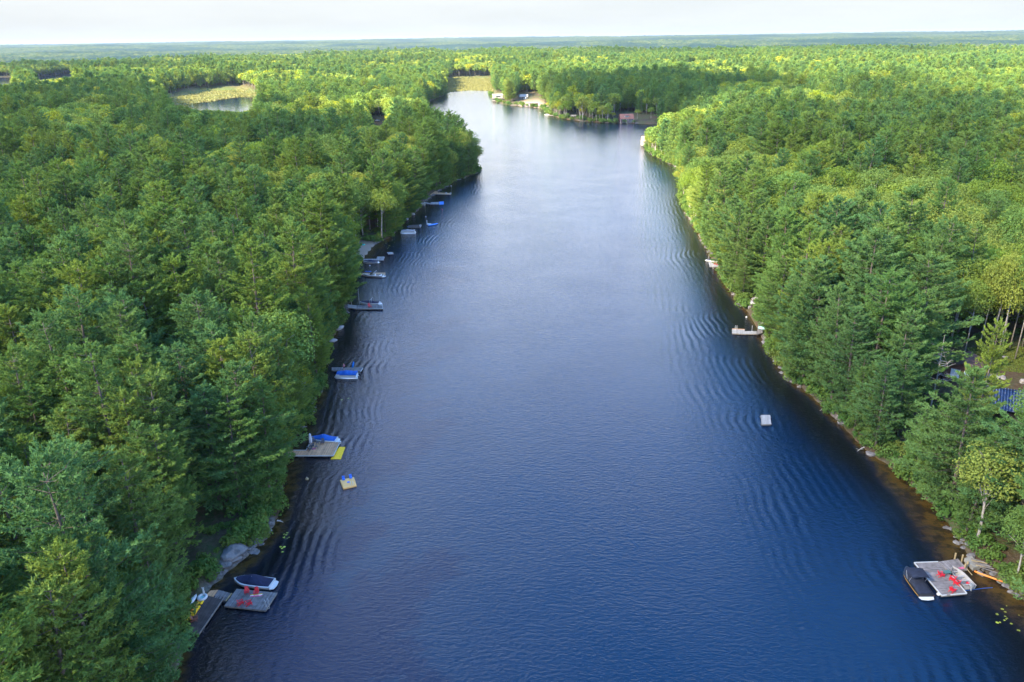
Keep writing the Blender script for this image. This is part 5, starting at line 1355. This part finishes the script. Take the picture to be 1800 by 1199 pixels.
gable_house('boathouse', 'maroon boathouse with reddish gable roof and white dormer on the far shore', 'boathouse', (c[0], c[1] + 4.0, .1), .10, 12.6, 8.5, 4.0, 4.0, 'maroon', 'red_shingle', parts=boathouse_parts)
dock('pale slanting dock just right of the maroon boathouse', [[(1117,214.5),(1126,212.5),(1122,216.5),(1116,217)]], 'frame_wood', floats=False)
dock('low white dock piece left of the maroon boathouse', [[(1064,214),(1070,214),(1070,215.5),(1064,215.5)]], 'frame_wood', floats=False)
dock('pale dock with a white motorboat on the sunlit far shore', [[(966,202),(976,202),(976,203.5),(966,203.5)]], 'frame_wood', floats=False)
# grey wall and road bank behind the boathouse
def bank_wall(label, pxs, z0, h, m='pale_rock'):
    ps = [P(a, b2_, z0) for a, b2_ in pxs]; e = thing('retaining_wall', label, 'wall', ps[0])
    for k in range(len(ps) - 1):
        a, d = ps[k] - ps[0], ps[k + 1] - ps[0]; v = d - a; n = max(1, int(np.linalg.norm(v) / 3.0))
        for j in range(n):
            cc = a + v * (j + .5) / n; b = MB(); b.box((cc[0], cc[1], h / 2 - .3 + .06 * (j % 3)), (np.linalg.norm(v) / n * .96, .8, h), rz=math.atan2(v[1], v[0])); b.build('stone_block', M[m], e)
bank_wall('low grey stone wall on the bank right of the maroon boathouse', [(1113,209.5),(1135,209),(1156,208)], 1.2, 2.0)
def white_bh(e, w, d, hw, rise):
    pbox('balcony', 'cream', e, (-1.5, -d / 2 - .9, hw * .52), (w + 3, 1.8, .25))
    for x_ in (-w / 2, -w / 6, w / 6, w / 2): pbox('railing_post', 'off_white', e, (x_ - .5, -d / 2 - 1.7, hw * .52 + .6), (.15, .12, 1.0))
    pbox('railing', 'off_white', e, (-.8, -d / 2 - 1.7, hw * .52 + 1.12), (w + 1.2, .1, .12))
    window(e, (1.0, -d / 2 - .04, hw * .78), (6.0, 1.5)); window(e, (0, -d / 2 - .04, hw * .24), (7.5, 1.6))
    pbox('platform', 'frame_wood', e, (0, -d / 2 - 1.5, .25), (w + 4, 3.2, .35))
c = P(874.5, 178, 0)
gable_house('boathouse', 'cream two-storey boathouse with balcony at the far end of the lake', 'boathouse', (c[0], c[1] + 4.5, .1), .05, 13, 9, 7.2, 1.6, 'cream', 'cream', parts=white_bh)
def grey_cabin(e, w, d, hw, rise):
    window(e, (-1.5, -d / 2 - .04, hw * .6), (2.2, 1.8)); window(e, (2.4, -d / 2 - .04, hw * .6), (1.6, 1.8), 'pane'); pbox('door', 'off_white', e, (.6, -d / 2 - .04, 1.1), (1, .08, 2.1))
    pbox('porch', 'frame_wood', e, (1, -d / 2 - 1.4, .3), (w * .8, 2.6, .3))
c = P(921, 175.5, 3)
gable_house('cottage', 'dark grey cottage with a white roof above the orange beach', 'cottage', (c[0], c[1] + 4, 2.6), -.1, 10, 8, 4.2, 2.6, 'charcoal', 'off_white', parts=grey_cabin)
e = thing('boat_canopy', 'white flat-roofed boat canopy on posts at the sunlit orange beach', 'boathouse', P(937, 187.5, 0), .02)
pbox('platform', 'frame_wood', e, (0, 0, .3), (15, 6, .4)); pbox('roof', 'off_white', e, (0, .5, 4.2), (13, 6.5, .3))
for x_ in (-6, 0, 6): pbox('post', 'off_white', e, (x_, -2.4, 2.2), (.3, .3, 3.8)); pbox('post', 'off_white', e, (x_, 2.6, 2.2), (.3, .3, 3.8))
pbox('side_wall', 'off_white', e, (-5.0, 0, 2.2), (2.6, 4.5, 3.6)); pbox('back_wall', 'tan_deck', e, (1.4, 2.9, 2.2), (10, .2, 3.6))
kayak('orange kayak lying under the white canopy on the far shore', (936, 187), (941, 187), 'orange', 1.4, .6)
e = thing('viewing_platform', 'small white-railed platform under the dark pines on the far shore', 'platform', P(1008, 207, .8), 0)
pbox('floor', 'off_white', e, (0, 0, 1.6), (6, 3, .25)); pbox('railing', 'off_white', e, (0, -1.5, 2.5), (6, .1, .9))
for x_ in (-2.6, 0, 2.6): pbox('post', 'frame_wood', e, (x_, -1.2, .7), (.25, .25, 1.6))
def small_bh(e, w, d, hw, rise):
    pbox('platform', 'frame_wood', e, (-.5, -d / 2 - 1, .2), (w + 3, 3, .35)); pbox('door', 'off_white', e, (0, -d / 2 - .04, hw * .45), (w * .5, .08, hw * .8))
c = P(1134, 256.5, 0)
gable_house('boathouse', 'small cream boathouse with pinkish roof half hidden by the sunny right headland', 'boathouse', (c[0] + 1.2, c[1] + 2.5, .1), .15, 7, 6, 3.6, 3.2, 'cream', 'pink_roof', parts=small_bh)
# brown cabin and the navy-roofed house in the clearing
def cabin_parts(e, w, d, hw, rise):
    for yy in (-1.3, 1.3):
        f = MB(); f.box((-w / 2 - .03, yy, 1.75), (.1, 1.9, 2.1)); fo = f.build('window', M['white_trim'], e); g_ = MB(); g_.box((-w / 2 - .09, yy, 1.75), (.04, 1.7, 1.9)); g_.build('pane', M['pane'], fo)
    pbox('wall_base', 'concrete', e, (0, 0, -.4), (w * .98, d * .98, 1.0))
c = P(1681, 668, 4.0)
gable_house('cabin', 'brown cabin with a low gable roof and two pale windows in the right-hand trees', 'cabin', (c[0] + 2.5, c[1] + 2.0, 4.1), .95, 8, 7, 3.0, 1.5, 'brown_wall', 'brown_shingle', over=.7, parts=cabin_parts)
e = thing('house', 'large house with a ribbed navy steel roof at the right edge', 'house', P(1812, 735, 4.0) * np.array([1, 1, 0]) + np.array([0, 0, 4.0]), -.5)
pbox('wall', 'black', e, (0, 0, 1.5), (17, 10, 3.2))
sl = .38
for s, nm in ((-1, 'roof'), (1, 'roof')):
    b = MB(); b.box((0, s * 2.8, 4.2), (18.5, 6.5, .14), rx=-s * sl); ro = b.build(nm, M['navy_roof'], e)
    for k in range(36):
        x_ = -9.1 + k * .52; b = MB(); b.box((x_, s * 2.8, 4.2 + .11), (.09, 6.5, .08), rx=-s * sl); b.build('roof_rib', M['navy_rib'], ro)
for yy in (-2, 2): pbox('window', 'pane', e, (-8.55, yy, 1.7), (.08, 1.6, 1.5))
# tarp in front of the house
c = P(1790, 700, 4.1); b = MB(); g2 = np.random.default_rng(8)
gx_ = np.linspace(-5, 6, 14); gy_ = np.linspace(-4.5, 4, 11); vs = [(a + g2.normal(0, .1), d, .15 + .5 * fbm(np.array([a / 2.]), np.array([d / 1.4]), 3, 3)[0] * (1 - (a / 6.2) ** 2) * (1 - (d / 4.7) ** 2)) for d in gy_ for a in gx_ * (1)]
b.add(vs, [(j * 14 + i, j * 14 + i + 1, (j + 1) * 14 + i + 1, (j + 1) * 14 + i) for j in range(10) for i in range(13)]); b.add([(p[0], p[1], -.1) for p in vs[:14] + vs[-14:]], [])
o = b.build('tarp', M['black_canvas'], smooth=True); o.location = tuple(c); tagged(o, 'wrinkled dark tarpaulin spread on the ground beside the navy-roofed house', 'tarp')

# clearing floor: bare earth and grass
cl = [np.array(p) for p in CLEARING]; cx0 = sum(cl) / len(cl)
g3 = np.random.default_rng(6)
M['lawn'] = foliage('lawn_grass', [(0.10, 0.13, 0.03), (0.10, 0.13, 0.03)], .2)
q = [tuple(P(*p, 4)[:2]) for p in ((1690,612),(1830,608),(1840,660),(1740,650))]
a_ = np.array(q); lo, hi = a_.min(0), a_.max(0); xx = g3.uniform(lo[0], hi[0], 16000); yy = g3.uniform(lo[1], hi[1], 16000); k = in_poly(xx, yy, q) & (fbm(xx / 5, yy / 5, 7, 3) > .47); xx, yy = xx[k], yy[k]
zz = ground_z(xx, yy); pp = np.stack([xx, yy, zz], -1); an = g3.uniform(0, 6.28, len(xx)); dx = np.stack([np.cos(an), np.sin(an), 0 * an], -1) * .12
T = np.stack([pp - dx, pp + dx, pp + np.stack([g3.normal(0, .06, len(xx)), g3.normal(0, .06, len(xx)), g3.uniform(.1, .3, len(xx))], -1)], 1)
o = bpy.data.objects.new('grass', tri_mesh('grass', T, g3.random(len(T)), M['lawn'])); col.objects.link(o); tagged(o, 'thin green grass on the clearing by the brown cabin', kind='stuff')
for i, (px, py, s, lab) in enumerate(((1745,664,1.3,'pale boulder at the edge of the clearing, left of two by the tarp'), (1762,664,.9,'pale boulder right of another at the edge of the tarp'), (1797,672,1.0,'pale boulder at the right edge of the clearing'),
                       (1767,629,.8,'long pale rock lying in the grass below the bare trunks'), (1325,535,1.6,'tall pale rock slab at the water on the right shore'), (1329,528,1.5,'upright pale rock slab behind the waterside one on the right shore'),
                       (1311,531,.9,'grey boulder left of the pale rock slabs'), (1317,541,.8,'grey waterside boulder below the pale rock slabs'), (1345,603,1.0,'grey rock below the five-sided shore deck'),
                       (410,972,1.8,'lichen-grey granite ledge above the lower left docks'), (404,984,1.4,'granite boulder under the grey ledge at the lower left'), (398,994,1.1,'dark shore boulder nearest the navy-covered boat'),
                       (1723,1009,.6,'dark boulder at the start of the orange boom'), (1732,1012,.5,'small dark boulder under the orange boom'), (1797,1043,.9,'dark red-brown boulder at the right edge shore'),
                       (1770,1030,.7,'dark boulder at the far end of the orange boom'), (735,364,1.5,'granite boulder below the stone crib'), (722,377,1.6,'pale granite shore rock left of the stone crib'), (711,387,1.5,'granite rock above the grey pontoon boat'),
                       (583,600,1.3,'pale shore rock on the bend above the blue pontoon boat'), (597,578,1.3,'pale shore rock midway up the left bend'), (731,213,3.0,'pale sunlit bedrock on the far left shore'), (722,211,2.6,'sunlit bedrock hump behind the far left shore'),
                       (664,213,3.2,'pale bedrock opening among the far left trees'), (818,300,1.6,'rock at the foot of the left headland'), (833,302,1.4,'rock at the very tip of the left headland'), (1385,662,1.0,'brown rock on the right shore above the big pine'), (1478,745,1.0,'rock by the foot of the waterside pine'), (1530,800,.9,'shore rock below the waterside pine'))):
    me = rock_mesh('boulder', np.random.default_rng(100 + i), 1.0, M['pale_rock'] if 'pale' in lab or 'sunlit' in lab else M['rock'], 3)
    o = bpy.data.objects.new('boulder', me); col.objects.link(o); p = P(px, py, .3); zz = float(ground_z(p[:1], p[1:2])[0]); p = P(px, py, max(zz, 0)); o.location = (p[0], p[1], max(zz, 0) + .15 * s)
    tall = 1.6 if 'slab' in lab else .85
    o.scale = (s * (.7 if 'slab' in lab else 1.1), s, s * tall); o.rotation_euler = (0, 0, i * 1.3); tagged(o, lab, 'rock')

# ------------------------------------------------------------------ trees placed one by one
def hand_tree(kind, i, px, py, h, label, name=None, cat=None, wide=1.0, mats=None, rz=0.0, z=None):
    p = P(px, py, 1.0); zz = float(ground_z(p[:1], p[1:2])[0]) if z is None else z; p = P(px, py, max(zz, .1))
    base = {'pine': 21.0, 'broad': 16.0, 'birch': 15.0}[kind]; cm, tm = SOLO[kind][i % len(SOLO[kind])]
    e = thing(name or {'pine': 'white_pine', 'broad': 'broadleaf_tree', 'birch': 'birch_tree'}[kind], label, cat or {'pine': 'pine tree', 'broad': 'broadleaf tree', 'birch': 'birch tree'}[kind], (p[0], p[1], max(zz, .1) - .1), rz)
    s = h / base; e.scale = (s * wide, s * wide, s)
    for nm, me in (('crown', cm), ('trunk', tm)):
        if nm == 'crown' and mats: me = me.copy(); me.materials.clear(); me.materials.append(mats)
        o = bpy.data.objects.new(nm, me); col.objects.link(o); o.parent = e
    return e
hand_tree('pine', 1, 1711, 765, 24, 'tall narrow green pine standing in front of the brown cabin', wide=.62)
hand_tree('pine', 4, 1500, 762, 15, 'bushy bright green pine leaning over the right shore below the raft', wide=1.0)
hand_tree('pine', 2, 295, 985, 24, 'tall thin-crowned pine with a bare lower trunk left of the lower docks', wide=.85)
hand_tree('pine', 5, 235, 1050, 20, 'tapered pale green pine inland of the lower left docks', wide=.9)
hand_tree('pine', 0, 1775, 930, 15, 'tall open-crowned pine on the bank above the lower right dock', wide=.95)
hand_tree('pine', 3, 1625, 850, 13, 'full green pine leaning over the water above the lower right dock', wide=1.0)
for k, (px, py, h) in enumerate(((1694,628,15),(1668,610,14),(1736,622,19),(1742,620,17),(1753,628,20),(1762,618,15),(1784,632,21),(1720,612,16),(1775,612,16),(1797,610,16))):
    p = P(px, py, 4); tr = MB(); r3 = np.random.default_rng(200 + k)
    ln = r3.normal(0, .6, 2)
    e = thing('bare_trunk_tree', ['slim pale-trunked tree behind the brown cabin roof', 'slim tree left of the brown cabin roof', 'pale trunk, left one of the close pair behind the clearing', 'pale trunk, right one of the close pair behind the clearing', 'tallest straight pale trunk in the middle of the clearing edge', 'thin leaning trunk just right of the tallest one', 'stout pale trunk leaning right near the edge of the picture', 'thin trunk standing behind the clearing between cabin and pair', 'thin dark trunk deep behind the stout leaning one', 'thin trunk at the extreme right of the clearing edge'][k],
              'tree', (p[0], p[1], 4.0), 0, 'bare-stemmed trees round the cabin clearing')
    tr.tube([(0, 0, -.5), (ln[0] * .5, ln[1] * .5, h * .5), (ln[0], ln[1], h * 1.15)], [.19, .14, .05], 7)
    for j in range(7): a = r3.uniform(0, 6.28); zz_ = h * r3.uniform(.5, .95); L_ = r3.uniform(.8, 2.2); tr.tube([(ln[0] * zz_ / h, ln[1] * zz_ / h, zz_), (ln[0] * zz_ / h + math.cos(a) * L_, ln[1] * zz_ / h + math.sin(a) * L_, zz_ + L_ * .6)], [.05, .015], 4, cap=False)
    tr.build('trunk', M['grey_bark'], e, smooth=True)
    o = bpy.data.objects.new('crown', SOLO['broad'][k % 6][0]); col.objects.link(o); o.parent = e
    q_ = h * 1.28 / 16; o.scale = (q_ * .62, q_ * .62, q_); o.rotation_euler = (0, 0, k)
hand_tree('birch', 0, 664, 398, 19, 'tall leaning white birch with few yellowing leaves above the left shore', wide=.55, rz=1)
for k, (px, py, h, w, lab) in enumerate(((1716,955,17,1.05,'green maple on the bank above the lower right dock'), (1785,1020,13,.85,'bright green small maple leaning over the orange boom'), (1120,209,9,1.0,'small round tree just right of the maroon boathouse roof'),
                       (1144,208,10,1.1,'second small round tree right of the maroon boathouse'), (1240,226,15,1.0,'sunlit yellow-green tree behind the right headland'), (968,199,13,1.2,'bright green bushy tree at the sunlit far shore'))):
    hand_tree('broad', k, px, py, h, lab, wide=w, mats=M['bright_leaves'] if k > 3 else None)  # last two trees coloured brighter, as if lit by the sun
for k, (px, py, h, w, lab) in enumerate(((1457,446,12,.42,'narrow rust-red dead conifer standing out on the right slope'), (1392,398,10,.6,'smaller reddish dying conifer upslope on the right'))):
    hand_tree('pine', 3 + k, px, py, h, lab, name='dead_conifer', cat='dead tree', wide=w, mats=M['red_needles'])
for k, (px, py, h, lab) in enumerate(((187,345,17,'bare grey snag poking from the upper left canopy'), (36,545,15,'bare grey snag at the left edge of the picture'), (95,500,16,'bleached bare branches among the left edge trees'), (445,668,0,''), (1640,475,15,'bare grey-topped tree on the right slope'),
                       (1470,640,17,'bare grey branches above the right shore by the waterside pine'), (1635,720,17,'spreading bare grey tree below the brown cabin'), (1735,880,13,'bare-limbed tree above the green maple'), (110,1130,19,'bare-limbed pine skeleton in the lower left corner'), (1668,295,14,'pale snag in the upper right canopy'), (366,560,13,'thin bare snag in the left mid canopy'))):
    if not h: continue
    p = P(px, py, 2); zz = float(ground_z(p[:1], p[1:2])[0]); p = P(px, py, zz)
    e = thing('dead_tree', lab, 'dead tree', (p[0], p[1], zz), k); snag_shape(np.random.default_rng(400 + k), h).build('trunk', M['dead_wood'], e)

for k, (a_px, b_px, lab) in enumerate((((1519,786),(1507,793),'pale fallen branch lying in the shallows below the waterside pine'), ((1779,1003),(1789,1034),'grey leaning trunk at the far end of the orange boom'),
                                      ((1452,716),(1441,722),'grey fallen log at the water edge on the right bank'), ((575,640),(583,634),'dark fallen log above the blue-covered pontoon boat'), ((487,915),(498,918),'fallen grey log in the dark shallows on the left bank'))):
    a, b2 = P(*a_px, .5), P(*b_px, .05); v = b2 - a; bb = MB()
    bb.tube([(0, 0, 0), tuple(v * .5 + [0, 0, .08]), tuple(v)], [.13, .10, .04], 6)
    for q in range(3): w = v * (.35 + .2 * q); bb.tube([tuple(w), tuple(w + np.array([.5 * math.sin(q * 2.3 + k), .5 * math.cos(q * 3.1 + k), .25]))], [.035, .012], 4)
    o = bb.build('fallen_log', M['dead_wood']); o.location = tuple(a); tagged(o, lab, 'log')
